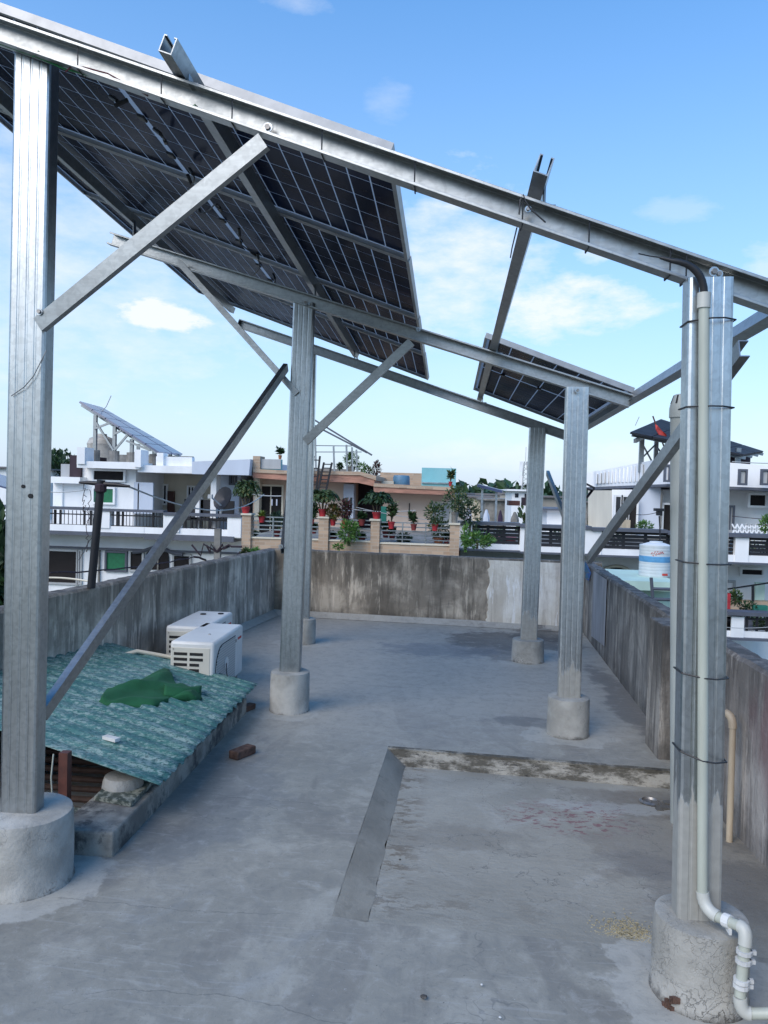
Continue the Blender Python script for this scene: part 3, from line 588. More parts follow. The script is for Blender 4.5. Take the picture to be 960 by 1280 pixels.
# ------------------------------------------------------------------ air conditioners
def ac(x0, x1, y0, y1, h, label, dx=0):
    t = thing('ac_unit', label, 'air conditioner', (x1, y0, 0), 'outdoor units by the left parapet')
    z0 = .06; t['_o'] = (x1, y0, 0)
    M().box(x0, y0, z0, x1, y1, h).build('body', 'ac_body', t, bev=.022, smooth=True)
    for yy in (y0+.12, y1-.12): M().box(x0+.02, yy-.03, 0, x1-.02, yy+.03, z0+.002).build('foot', 'bolt_steel', t)
    M().box(x0+.012, y0-.004, z0+.02, x1-.03, y0+.01, h-.045).build('side_panel', 'ac_side', t, bev=.004)
    wc = (x1-x0-.14)/2
    for i in range(8):
        zz = h-.095-i*.042
        for c in range(2):
            xa = x0+.035+c*(wc+.02); w = wc if not (c == 1 and i >= 2) else wc*.72
            M().box(xa, y0-.0065, zz-.011, xa+w, y0+.008, zz+.011).build('louvre_slot', 'dark_gap', t)
    for sx_, zz in ((x1-.06, h-.26), (x1-.085, h-.26), (x0+.03, h-.06)): M().tube([(sx_, y0-.008, zz), (sx_, y0+.004, zz)], .005, 8).build('screw', 'bolt_steel', t)
    # fan grille on the broad face, arched at its upper near corner
    n = 10; ya, yb, za, zb = y0+.05, y1-.27, z0+.03, h-.055; rad = .17; pts = [(yb, za), (yb, zb)]
    for i in range(n+1):
        a = math.pi/2*(i/n); pts.append((ya+rad-rad*math.sin(a), zb-rad+rad*math.cos(a)))
    pts.append((ya, za))
    def plate(off, g, name, mat):
        cyy = sum(p[0] for p in pts)/len(pts); czz = sum(p[1] for p in pts)/len(pts)
        P = [(cyy+(p[0]-cyy)*g, czz+(p[1]-czz)*g) for p in pts]; m = M(); k = len(P)
        m.add([(x1+o, a, b) for o in (-.01, off) for a, b in P], [tuple(range(k)), tuple(range(2*k-1, k-1, -1))]+[(i, i+k, (i+1) % k+k, (i+1) % k) for i in range(k)]); return m.build(name, mat, t)
    plate(.004, 1.04, 'grille_rim', 'dark_gap'); gp = plate(.009, 1.0, 'fan_grille', 'perforated')
    M().tube([(x1+.0095, (ya+yb)/2, (za+zb)/2), (x1+.014, (ya+yb)/2, (za+zb)/2)], .05, 20).build('hub_cap', 'ac_body', t)
    lg = M(); 
    for i in range(4): lg.box(x1-.002, y1-.17+i*.028, h-.105, x1+.0025, y1-.15+i*.028, h-.085)
    lg.build('badge', 'red_mark', t)
    M().box(x1-.002, y1-.24, h-.115, x1+.0025, y1-.21, h-.09).build('badge', 'bolt_steel', t)
    return t
a1 = ac(-2.13, -1.78, 5.76, 6.60, .484, 'front white air conditioner with side louvres and perforated fan grille')
a2 = ac(-2.40, -2.05, 6.38, 7.22, .484, 'rear white air conditioner half hidden, two dark holes on top')
for (px, py) in ((254, 768), (276, 767.5)):
    c = G(px, py, .484); M().lathe(V((c.x, c.y, .4845)), [(.028, 0), (.026, .008), (.012, .009)], 14).build('top_hole', 'dark_gap', a2, org=V(a2['_o']))
c = G(262, 793, .4845); M().lathe(V((c.x, c.y, .4845)), [(.012, 0), (.01, .005)], 10).build('top_screw', 'bolt_steel', a1, org=V(a1['_o']))
o = M().tube([(-2.2, 6.0, .3), (-2.45, 5.9, .36), (-2.62, 5.75, .32), (-2.72, 5.55, .2), (-2.75, 5.4, .05)], .016, 8).build('refrigerant_pipe', 'paint_cream', smooth=True, org=(-2.2, 6, .3)); tag(o, 'pale insulated pipe curving from the air conditioner behind the sheet', 'pipe')
o = M().tube([G(283, 838, .2)+V((0, 0, .06)), G(283, 845, .2)+V((0, 0, .03)), G(285, 849, .2), G(290, 848, .2)], .004, 6).build('wire_hook', 'black_plastic', org=G(285, 848, .2)); tag(o, 'bent black wire standing at the back edge of the sheet', 'wire')

# ------------------------------------------------------------------ round cement footings
FT = [('L1', -1.765, 3.09, .20, .30, 'large round cracked cement footing at lower left under the front post'), ('R1', .911, 2.71, .158, .262, 'round cement footing at lower right with pipe bent over it'),
      ('L2', -1.177, 5.75, .15, .30, 'round cement footing between the air conditioners and the sunk bay'), ('R2', .885, 5.53, .148, .268, 'round cement footing at the far edge of the sunk bay'),
      ('R3', .835, 7.88, .162, .225, 'smaller round cement footing near the far right corner'), ('L3', -1.56, 8.28, .135, .27, 'round cement footing mostly hidden behind the middle left post')]
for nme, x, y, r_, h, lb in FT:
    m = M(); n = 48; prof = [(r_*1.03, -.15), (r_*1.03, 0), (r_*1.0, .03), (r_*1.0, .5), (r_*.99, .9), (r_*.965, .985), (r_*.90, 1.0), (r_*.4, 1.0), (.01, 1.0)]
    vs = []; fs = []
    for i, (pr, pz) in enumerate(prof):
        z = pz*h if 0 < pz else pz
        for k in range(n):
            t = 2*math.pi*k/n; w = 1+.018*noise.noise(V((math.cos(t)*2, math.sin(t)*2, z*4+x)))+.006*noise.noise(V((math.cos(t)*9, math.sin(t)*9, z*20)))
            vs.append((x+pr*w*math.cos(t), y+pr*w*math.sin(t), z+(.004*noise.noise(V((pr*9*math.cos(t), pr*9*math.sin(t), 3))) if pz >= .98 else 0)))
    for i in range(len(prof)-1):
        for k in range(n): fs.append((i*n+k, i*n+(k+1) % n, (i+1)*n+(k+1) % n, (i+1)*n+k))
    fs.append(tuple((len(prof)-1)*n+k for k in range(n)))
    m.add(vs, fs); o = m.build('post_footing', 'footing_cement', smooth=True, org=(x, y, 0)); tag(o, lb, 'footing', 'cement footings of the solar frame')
    if nme == 'R1':
        ch = M(); 
        for k in range(9): a = R(214+k*1.6+random.uniform(-2, 2)); z = -.02+random.uniform(0, .05); p = V((x+r_*1.02*math.cos(a), y+r_*1.02*math.sin(a), z)); ch.box(p.x-.012, p.y-.006, p.z-.01, p.x+.012, p.y+.006, p.z+.01)
        ch.build('exposed_brick', 'brick', o, kind='stuff')

# ------------------------------------------------------------------ the galvanised frame
FR = thing('steel_canopy', 'tall galvanised steel frame of posts, rafters and braces over the roof', 'steel frame', (-.3, 5.5, 0))
def postprof(w, d, ng=2):
    x = [-w/2, w/2]; c = .012; g = .0012; pr = [(-w/2+c, -d/2)]
    def grooves(x0, x1, y, sgn):
        L = []; k = 3
        for i in range(k):
            xx = x0+(x1-x0)*(i+.75)/(k+.5); L += [(xx-.006*sgn, y), (xx-.003*sgn, y+g*(1 if y < 0 else -1)), (xx+.003*sgn, y+g*(1 if y < 0 else -1)), (xx+.006*sgn, y)]
        return L
    pr += grooves(-w/2+c, w/2-c, -d/2, 1) + [(w/2-c, -d/2), (w/2-c*.3, -d/2+c*.3), (w/2, -d/2+c), (w/2, d/2-c), (w/2-c*.3, d/2-c*.3), (w/2-c, d/2)]
    pr += grooves(w/2-c, -w/2+c, d/2, -1) + [(-w/2+c, d/2), (-w/2+c*.3, d/2-c*.3), (-w/2, d/2-c), (-w/2, -d/2+c), (-w/2+c*.3, -d/2+c*.3)]
    return pr
def rz(k, x): return {1: 2.743-.385*x, 2: 2.705-.3133*x, 3: 2.63-.335*x}[k]
POST = {'L1': ((-1.775, 3.09), (-1.757, 3.09), 1, .158, .085, 'post_steel'), 'R1': ((.893, 2.71), (.848, 2.71), 1, .148, .085, 'post_cement_near'), 'L2': ((-1.178, 5.75), (-1.138, 5.75), 2, .158, .08, 'post_steel'),
        'R2': ((.885, 5.53), (.866, 5.53), 2, .158, .08, 'post_cement'), 'R3': ((.838, 7.88), (.856, 7.88), 3, .165, .08, 'post_cement'), 'L3': ((-1.56, 8.28), (-1.56, 8.28), 3, .13, .08, 'post_steel')}
pobj = {}
for k, (b, t, rk, w, d, mt) in POST.items():
    zt = rz(rk, t[0])+.025
    m = M().prism(postprof(w, d), (b[0], b[1], .2), (t[0], t[1], zt), (0, 1, 0)); pobj[k] = m.build('post', mt, FR)
def Cprof(h, w, l=.018, t=.004): return [(0, 0), (w, 0), (w, l), (w-t, l), (w-t, t), (t, t), (t, h-t), (w-t, h-t), (w-t, h-l), (w, h-l), (w, h), (0, h)]
RH = .093
RY = {1: ((-3.05, 3.15), (1.62, 2.66)), 2: ((-2.72, 5.86), (1.225, 5.52)), 3: ((-2.36, 8.25), (1.2, 7.86))}
def rafpt(k, x):
    (xa, ya), (xb, yb) = RY[k]; return V((x, ya+(yb-ya)*(x-xa)/(xb-xa), rz(k, x)))
raf = {}
for k in (1, 2, 3):
    a, b = rafpt(k, RY[k][0][0]), rafpt(k, RY[k][1][0])
    raf[k] = M().prism(Cprof(RH, .066, .012), a+V((0, .026, 0)), b+V((0, .026, 0)), (0, 0, 1)).build('rafter', 'galvanised' if k != 3 else 'galvanised_dark', FR, bev=.0025)
PZ0, PS, PK = 3.004, .36, .022
def plz(x, y): return PZ0-PS*x-PK*y
pur = {}
for nm, x, ya, yb in (('A', -1.085, 2.76, 8.42), ('B', .27, 2.66, 8.12), ('C', 1.25, 2.55, 8.15), ('D', -2.545, 2.75, 8.62)):
    a = V((x, ya, plz(x, ya)-.066)); b = V((x, yb, plz(x, yb)-.066)); side = V((-1, 0, PS)).normalized()
    pur[nm] = M().prism([(0, -.026), (.064, -.026), (.064, -.014), (.060, -.014), (.060, -.022), (.004, -.022), (.004, .022), (.060, .022), (.060, .014), (.064, .014), (.064, .026), (0, .026)], a, b, side).build('purlin', 'galvanised_dark', FR)  # darker steel carries the purlins' shade under the panels in its colour
def brace(p0, p1, w=.058, d=.03, m='galvanised', hint=(0, -1, 0), C=True):
    pr = [(-w/2, 0), (-w/2, d), (-w/2+.004, d), (-w/2+.004, .004), (w/2-.004, .004), (w/2-.004, d), (w/2, d), (w/2, 0)] if C else [(-w/2, 0), (w/2, 0), (w/2, d), (-w/2, d)]
    return M().prism(pr, p0, p1, hint).build('brace', m, FR)
yf = lambda k, x, o: V((x, rafpt(k, x).y+o, 0))
br = []
br.append(brace((-1.70, 3.02, 2.335), (-.745, 2.88, 3.005), .062, .034, 'galvanised', (0, 1, 0)))          # left front post up to the first rafter
br.append(brace(at(222, 326, 5.74), at(371, 492, 5.69), .045, .03, 'galvanised', (0, 1, 0)))
br.append(brace(at(381, 552, 5.69), at(514, 427, 5.58), .062, .034, 'galvanised', (0, 1, 0)))
br.append(brace((-1.712, 3.15, .685), (-1.245, 5.72, 2.60), .062, .034, 'galvanised', (-1, 0, 0)))        # along the left row
br.append(brace((.972, 5.52, 1.25), (.962, 2.72, 2.215), .062, .034, 'galvanised_dark', (1, 0, 0)))
br.append(brace((.97, 5.55, 1.13), (.95, 7.82, 1.915), .05, .03, 'galvanised', (1, 0, 0)))
br.append(brace((-1.268, 5.72, 1.215), (-1.65, 8.22, 3.08), .055, .034, 'galvanised_dark', (1, 0, 0)))
def bolt(p, n, par, r_=.011):
    p, n = V(p), V(n).normalized(); M().tube([p, p+n*.006], r_*1.7, 12).build('washer', 'steel_rail', par); M().tube([p+n*.006, p+n*.014], r_, 6).build('nut', 'bolt_steel', par)
bolt(at(335, 160, 2.90), (0, -1, 0), raf[1]); bolt(at(892, 340, 2.69), (0, -1, 0), raf[1], .010); bolt(at(898, 343, 2.69), (0, -1, 0), raf[1], .008)
bolt(at(50, 390, 3.015), (0, -1, 0), br[0], .008); bolt(at(382, 378, 5.66), (0, -1, 0), raf[2]); bolt(at(722, 488, 5.46), (0, -1, 0), raf[2]); bolt(at(351, 683, 5.66), (0, -1, 0), br[6], .01); bolt(at(523, 412, 5.56), (0, -1, 0), raf[2], .009)
bolt(at(660, 262, 2.78), (0, -1, 0), raf[1], .007)
# rust smudge round the first rafter's bolt, drilled holes in the front post
m = M(); 
for (px, py, sz) in ((29, 608, .008), (38, 620, .010)): p = at(px, py, 3.046); m.tube([p, p+V((0, -.0025, 0))], sz, 10)
m.build('drilled_hole', 'dark_gap', pobj['L1'])
# little cleats where purlins cross rafters
for x in (-1.085, .27, 1.25, -2.545):
    for k in (1, 2, 3):
        if x < RY[k][0][0] or x > RY[k][1][0]+.05: continue
        p = rafpt(k, x); z1 = plz(x, p.y)-.02
        M().box(p.x+.028, p.y-.02, p.z+RH-.004, p.x+.034, p.y+.03, z1).box(p.x+.034, p.y-.02, p.z+RH-.004-.014, p.x+.07, p.y+.03, p.z+RH-.008).build('cleat', 'galvanised_dark', FR)
# end cleat plate on the first rafter under the protruding purlin
# cable ties round the first rafter
def tie_raf(k, x, slack=.004):
    p = rafpt(k, x); s = slack; y0, y1 = p.y-.028-s, p.y+.03+s; sl = .35
    M().tube([(x, y0, p.z-s), (x, y0, p.z+RH+s), (x, y1, p.z+RH+s), (x, y1, p.z-s), (x, y0, p.z-s), (x, y0, p.z+.01)], .0028, 5).build('cable_tie', 'black_plastic', raf[k])
for px, py in ((88, 82), (199, 118), (291, 148), (405, 188), (520, 222), (650, 262), (728, 290)):
    p = at(px, py, 2.9); tie_raf(1, p.x)
for px, py in ((860, 330), (840, 330)): 
    p = at(px, py, 2.7); tie_raf(1, p.x)
# ------------------------------------------------------------------ solar panels
EXV = V((-1, 0, PS)).normalized(); EYV = V((0, 1, -PK)).normalized(); ENV = EYV.cross(EXV).normalized()*-1
if ENV.z < 0: ENV = -ENV
CELL = {}
def panel(cx, cy, LX, LY, ncx, ncy, label, jb='x', group='dark solar panels on the steel frame'):
    c = V((cx, cy, plz(cx, cy)+.002)); t = bpy.data.objects.new('solar_module', None); COL.objects.link(t)
    mt = Matrix((EXV, EYV, ENV)).transposed()
    if mt.determinant() < 0: mt = Matrix((-EXV, EYV, ENV)).transposed()
    t.matrix_world = Matrix.Translation(c) @ mt.to_4x4(); t['_o'] = (0, 0, 0); tag(t, label, 'solar panel', group)
    hx, hy = LX/2, LY/2; H = .038; w = .010; fl_ = .020
    for s in (-1, 1):
        M().box(-hx, s*hy, 0, hx, s*(hy-w), H).box(-hx+.001, s*(hy-w+.0005), 0, hx-.001, s*(hy-fl_), .002).build('frame_rail', 'aluminium', t)
        M().box(s*hx, -hy+w+.0005, 0.0003, s*(hx-w), hy-w-.0005, H-.0003).box(s*(hx-w+.0005), -hy+w+.001, .0003, s*(hx-fl_), hy-w-.001, .0022).build('frame_rail', 'aluminium', t)
    M().box(-hx+w+.0005, -hy+w+.0005, H-.0100, hx-w-.0005, hy-w-.0005, H-.0095).build('backsheet', 'backsheet', t)
    M().box(-hx+w+.0005, -hy+w+.0005, H-.0055, hx-w-.0005, hy-w-.0005, H-.002).build('glass_pane', 'clear_glass', t)
    mg = .022; midg = .030
    if jb == 'x': ax, ay = (LX-2*w-2*mg-midg)/ncx, (LY-2*w-2*mg)/ncy
    else: ax, ay = (LX-2*w-2*mg)/ncx, (LY-2*w-2*mg-midg)/ncy
    key = (round(ax, 4), round(ay, 4)); gp = .0042
    if key not in CELL:
        o = M().box(-ax/2+gp, -ay/2+gp, 0, ax/2-gp, ay/2-gp, .0015).build('cell', 'cell_blue', t); CELL[key] = o.data; first = o
    else: first = None
    for i in range(ncx):
        for j in range(ncy):
            x = -hx+w+mg+ax*(i+.5); y = -hy+w+mg+ay*(j+.5)
            if jb == 'x' and i >= ncx/2: x += midg
            if jb == 'y' and j >= ncy/2: y += midg
            if first is not None: o = first; first = None
            else: o = bpy.data.objects.new('cell', CELL[key]); COL.objects.link(o); o.parent = t
            o.location = (x, y, H-.0118)
    # junction boxes on the middle line
    for q_ in (-.3, 0, .3):
        p = (0, q_*LY) if jb == 'x' else (q_*LX, 0)
        M().box(p[0]-.02, p[1]-.028, H-.026, p[0]+.02, p[1]+.028, H-.012).build('junction_box', 'black_plastic', t, bev=.004)
    return t, mt, c
LXp = 2.62*1.0628; pitch = 1.362; xm = -.28-2.62/2
lbs = ['near front solar panel just above the first rafter', 'second solar panel from the front of the big array', 'third solar panel from the front of the big array', 'farthest solar panel of the big array over the back rafter']
PNS = []
for i in range(4): PNS.append(panel(xm, 3.07+pitch*(i+.5), LXp, pitch-.012, 24, 6, lbs[i]))
panel(.73, 6.78, 1.05*1.0628, 2.44, 6, 20, 'lone solar panel over the back right posts', 'y')
# loose leads with plugs under the array
def lead(pts, label, r_=.0045):
    P = []
    pts = [V(p) for p in pts]
    for i in range(len(pts)-1):
        a = pts[max(i-1, 0)]; b = pts[i]; c = pts[i+1]; d = pts[min(i+2, len(pts)-1)]
        for k in range(5):
            t = k/5; P.append(.5*((2*b)+(c-a)*t+(2*a-5*b+4*c-d)*t*t+(3*b-a-3*c+d)*t**3))
    P.append(pts[-1]); root = thing('panel_lead', label, 'cable', pts[0], 'black leads hanging under the panels')
    M().tube(P, r_, 6).build('cable', 'black_plastic', root, True)
    for q_, w_ in ((P[0], P[2]), (P[-1], P[-3])): d = (w_-q_).normalized(); M().tube([q_-d*.02, q_+d*.05], .010, 8).build('plug', 'black_plastic', root, True)
def pu(px, py, dz=0):
    d = ray(px, py); t = (PZ0-EYE.z-dz)/(d.z+PS*d.x+PK*d.y); return EYE+d*t
lead([pu(246, 256, .04), pu(252, 266, .08), pu(262, 262, .06), pu(270, 255, .05), pu(276, 262, .04)], 'short black lead with plugs under the second panel')
lead([pu(322, 318, .03), pu(324, 335, .08), pu(314, 348, .12), pu(320, 359, .14), pu(335, 361, .14), pu(344, 353, .1), pu(342, 344, .04)], 'long looped black lead hanging under the third panel')
lead([pu(299, 288, .03), pu(300, 296, .05), pu(301, 305, .05), pu(318, 318, .03)], 'short black lead stub between the second and third panels')
lead([pu(140, 122, .02), pu(150, 128, .04), pu(155, 127, .03)], 'stubby black lead under the front panel beside the first rafter')
lead([pu(195, 163, .02), pu(203, 170, .04), pu(207, 178, .02)], 'stubby black lead under the middle of the front panel')
lead([pu(238, 213, .02), pu(243, 222, .06), pu(240, 230, .05), pu(236, 222, .03)], 'stubby black lead at the joint of the first and second panels')
# wires on the first rafter
def wire(pts, m, r_, label, n=6):
    o = M().tube(pts, r_, n).build('wire', m, org=pts[0], smooth=True); return tag(o, label, 'wire')
rr = lambda px, py, dy=0: at(px, py, 2.9-(px-480)/960*.27+(.0)+dy-.012)
wire([rr(-20, 48), rr(20, 62), rr(48, 72), rr(80, 86), rr(110, 94), rr(150, 104)], 'green_wire', .0035, 'green wire lying along the first rafter above the left post')
wire([rr(82, 90, -.02), rr(88, 84, -.03), rr(105, 84, -.03), rr(135, 92, -.03), rr(160, 106, -.03), rr(185, 120, -.02)], 'maroon_wire', .003, 'maroon wire bowed along the first rafter beside the left post')
wire([rr(235, 134), rr(250, 138), rr(262, 143), rr(272, 147)], 'green_wire', .003, 'short green wire end on the first rafter under the purlin')
for (px, py) in ((48, 66), (45, 71), (52, 72), (244, 133)): wire([rr(px-4, py), rr(px, py-2, -.02), rr(px+4, py+2)], 'green_wire', .003, 'frayed green wire knot on the first rafter %s' % {48: 'above the left post', 45: 'close to its lower lip', 52: 'right of the post', 244: 'near the protruding purlin'}[px])
wire([at(649, 268, 2.70), at(650, 250, 2.70), at(654, 243, 2.70), at(657, 252, 2.70), at(664, 262, 2.70), at(682, 278, 2.70)], 'black_plastic', .003, 'black wire looped over the rafter at the second purlin')
wire([at(646, 285, 3.0), at(640, 310, 3.5), at(638, 322, 3.7)], 'black_plastic', .003, 'black wire hanging along the second purlin below the rafter')
wire([at(14, 495, 3.04), at(30, 484, 3.035), at(42, 470, 3.035), at(52, 450, 3.04), at(58, 438, 3.045)], 'bolt_steel', .002, 'thin dark wire slung across the front left post')

# ------------------------------------------------------------------ conduit down the right front post
cp = thing('conduit_pipe', 'cream plastic conduit strapped down the right post and over its footing', 'pipe', at(880, 1130, 2.64))
yp = 2.645
def arc(a, b, c, n=5): return [(a*(1-t)**2+2*b*t*(1-t)+c*t*t) for t in [i/n for i in range(n+1)]]
T = at(880, 372, yp); Bm = at(878, 1122, yp)
M().tube([T, Bm], .0172, 14).build('riser', 'pvc_white', cp, True)
M().tube([T+V((0, 0, .015)), T-V((0, 0, .035))], .0215, 14).build('coupling', 'pvc_joint', cp, True)
E1 = at(879, 1136, yp-.005); F1 = at(897, 1146, 2.60); F2 = at(925, 1158, 2.535); 
M().tube(arc(Bm-V((0, 0, -.02)), E1, F1, 6), .0215, 12).build('elbow', 'pvc_joint', cp, True)
M().tube([F1, F2], .0175, 12).build('crosspiece', 'pvc_white', cp, True)
F3 = at(931, 1182, 2.505); F4 = at(925, 1246, 2.48); F5 = at(938, 1267, 2.47); F6 = at(1010, 1266, 2.42)
M().tube(arc(F2, at(934, 1160, 2.515), F3, 6), .0215, 12).build('elbow', 'pvc_joint', cp, True)
M().tube([F3, F4], .0175, 12).build('drop', 'pvc_white', cp, True)
M().tube(arc(F4, at(925, 1266, 2.475), F5, 6), .0215, 12).build('elbow', 'pvc_joint', cp, True)
M().tube([F5, F6], .0175, 12).build('outlet', 'pvc_white', cp, True)
for a, b in ((.35, .55), ):
    p = F1.lerp(F2, .45); d = (F2-F1).normalized(); M().tube([p-d*.012, p+d*.012], .0225, 12).box(p.x-.004, p.y-.03, p.z-.03, p.x+.004, p.y+.004, p.z-.012).build('clip', 'chalk', cp)
for t_ in (.12, .30, .68, .78):
    p = F3.lerp(F4, t_); M().tube([p-V((0, 0, .006)), p+V((0, 0, .006))], .0245, 12).box(p.x+.02, p.y-.006, p.z-.006, p.x+.036, p.y+.006, p.z+.006).build('clip', 'chalk', cp)
# black flexible end going into the rafter
o = M().tube(arc(T+V((0, 0, .01)), at(880, 330, yp-.01), at(840, 326, yp-.01), 8)+[at(825, 322, yp)], [.013]*5+[.012, .011, .010, .008, .005], 10).build('cable_sleeve', 'black_plastic', smooth=True, org=T); tag(o, 'black rubber sleeve bending from the conduit into the rafter', 'cable sleeve')
wire([at(826, 322, yp), at(812, 320, yp), at(798, 317, yp)], 'black_plastic', .002, 'thin black wire end leaving the rubber sleeve')
def tie_post(zc, tilt):
    x = .893+(.848-.893)*(zc-.2)/2.3; w, d = .155/2, .089/2; y = 2.71
    pts = [(x-w, y-d-.0, zc+tilt), (x-.012, y-d-.036, zc+tilt*.2), (x+.03, y-d-.036, zc), (x+w, y-d, zc-tilt*.3), (x+w, y+d, zc), (x-w, y+d, zc+tilt), (x-w, y-d, zc+tilt)]
    M().tube(pts, .0028, 6).build('cable_tie', 'black_plastic', cp)
for py, tl in ((396, -.006), (507, 0), (706, .002), (850, .008), (955, .022)): tie_post(at(890, py, 2.62).z, tl)
# grey vent pipe behind the post
vp = thing('vent_pipe', 'grey vent pipe with slotted cap behind the right front post', 'pipe', (1.33, 4.3, -.05))
vx, vy = 1.30, 4.26
vb = at(853, 1005, vy); vt_ = at(852, 520, vy); zt = vt_.z; M().tube([(vb.x, vy, -.1), vt_], .058, 20).build('pipe', 'pvc_grey', vp, True); vx = vt_.x
M().lathe((vx, vy, zt-.01), [(.064, 0), (.064, .05), (.06, .07), (.045, .12), (.035, .125)], 20).build('cap', 'pvc_grey', vp, True)
for k in range(8):
    a = 2*math.pi*k/8; d = V((math.cos(a), math.sin(a), 0)); p = V((vx, vy, zt+.062)); M().bar(p+d*.055, p+d*.040+V((0, 0, .045)), .010, .012).build('slot', 'dark_gap', vp)
bp = thing('wall_pipe', 'thin beige pipe with elbow on the near right parapet', 'pipe', (1.47, 4.1, 0))
bt = V((1.49, 4.08, .55)); M().tube([bt+V((0, 0, -.01)), (1.485, 4.05, -.08)], .0165, 12).build('pipe', 'pvc_beige', bp, True)
M().tube(arc(bt+V((0, 0, -.03)), bt+V((0, 0, .035)), bt+V((-.02, .045, .035)), 5), .021, 12).build('elbow', 'pvc_beige', bp, True)
M().tube([bt+V((-.02, .045, .035)), bt+V((-.03, .085, .035))], .013, 10).build('spigot', 'bolt_steel', bp, True)

# ------------------------------------------------------------------ small things on the floor
m = M(); c = G(785, 1167, -.015)
for i in range(800):
    r_ = random.gauss(0, .5); a = random.uniform(0, 6.28); x = c.x+random.gauss(0, .055); y = c.y+random.gauss(0, .06); z = -.02*max(0, min(1, (y-1.7)/1.25))+.003; an = random.uniform(0, 3.14)
    p = V((x, y, z)); d = V((math.cos(an), math.sin(an), 0)); m.bar(p-d*.0034, p+d*.0034, .0024, .002)
o = m.build('rice_grains', 'rice', org=c, kind='stuff'); tag(o, 'scatter of yellow rice grains on the bay floor beside the footing', 'grain'); del o['category']
def pebble(px, py, z, s, m, lb):
    c = G(px, py, z); mm = M(); n = 7; vs = []
    for zz, rr_ in ((0, .8), (.35, 1), (.7, .6)):
        for k in range(n): t = 2*math.pi*k/n; vs.append(c+V((math.cos(t)*rr_*s*random.uniform(.8, 1.2), math.sin(t)*rr_*s*random.uniform(.7, 1.1), zz*s)))
    mm.add(vs, [(i*n+k, i*n+(k+1) % n, (i+1)*n+(k+1) % n, (i+1)*n+k) for i in range(2) for k in range(n)]+[tuple(2*n+k for k in range(n))])
    o = mm.build('pebble', m, org=c); tag(o, lb, 'pebble', 'small stones on the roof floor')
for (px, py, z, s, mt, lb) in ((530, 1247, 0, .012, 'pebble', 'small dark pebble alone on the near floor'), (602, 1231, 0, .005, 'chalk', 'tiny white chip between the near pebbles'), (715, 1214, -.02, .011, 'pebble', 'dark pebble left of the right footing, nearest of four'),
                            (734, 1208, -.03, .007, 'pebble', 'tiny dark pebble second in the row toward the rice'), (745, 1199, -.03, .007, 'pebble', 'tiny pebble farthest in the row toward the rice'), (625, 1272, 0, .005, 'chalk', 'tiny white chip at the bottom edge'),
                            (778, 1062, -.07, .018, 'pebble', 'flat dark pebble in the middle of the bay'), (784, 1068, -.07, .014, 'pebble', 'dark pebble touching the flat one in the bay'), (500, 1075, 0, .007, 'pebble', 'lone speck of stone beside the sloped bay edge')):
    pebble(px, py, z, s, mt, lb)
c = G(812, 1004, -.08); o = M().lathe(c, [(.055, 0), (.06, .012), (.045, .02), (.04, .008), (.01, .006)], 18).build('drain_cover', 'bolt_steel', smooth=True, org=c); tag(o, 'round dark drain cover at the back corner of the bay', 'drain')
o = M(); c = G(835, 1010, -.08)
for i in range(9): p = c+V((random.uniform(-.09, .06), random.uniform(-.06, .06), 0)); s = random.uniform(.01, .03); o.box(p.x-s, p.y-s, p.z, p.x+s, p.y+s, p.z+s*.6)
o = o.build('rubble', 'footing_cement', kind='stuff', org=c); tag(o, 'crumbs of broken cement at the foot of the vent pipe', 'rubble'); del o['category']
#BACKGROUND#
# ------------------------------------------------------------------ the neighbourhood
def px(m, x0, y0, x1, y1, Y, dep, dz=0):       # a box whose front stands at distance Y
    xm, ym = (x0+x1)/2, (y0+y1)/2
    a = at(x0, ym, Y); b = at(x1, ym, Y); t = at(xm, y0, Y); u = at(xm, y1, Y)
    return m.box(a.x, Y, u.z, b.x, Y+dep, t.z)
def pb(name, mt, x0, y0, x1, y1, Y, dep, par, **k): return px(M(), x0, y0, x1, y1, Y, dep).build(name, mt, par, **k)
def strip(name, mt, pts, Y, dep, par, **k):      # a facade outline of pixels given distance and depth
    m = M(); f_ = [at(a, b, Y) for a, b in pts]; n = len(f_)
    m.add(f_+[p+V((0, dep, 0)) for p in f_], [tuple(range(n)), tuple(range(2*n-1, n-1, -1))]+[(i, i+n, (i+1) % n+n, (i+1) % n) for i in range(n)])
    return m.build(name, mt, par, **k)
def win(x0, y0, x1, y1, Y, par, fm='paint_white', gm='glass_dark', bars=1, nm='window'):
    a = at(x0, (y0+y1)/2, Y); b = at(x1, (y0+y1)/2, Y); t = at((x0+x1)/2, y0, Y).z; u = at((x0+x1)/2, y1, Y).z; w = .05
    m = M().box(a.x-w, Y-.05, t, b.x+w, Y+.02, t+w).box(a.x-w, Y-.05, u-w, b.x+w, Y+.02, u).box(a.x-w, Y-.05, u, a.x, Y+.02, t).box(b.x, Y-.05, u, b.x+w, Y+.02, t)
    for i in range(bars): x = a.x+(b.x-a.x)*(i+1)/(bars+1); m.box(x-.015, Y-.035, u, x+.015, Y+.02, t)
    f_ = m.build(nm, fm, par); M().box(a.x, Y-.012, u, b.x, Y+.01, t).build('pane', gm, f_); return f_
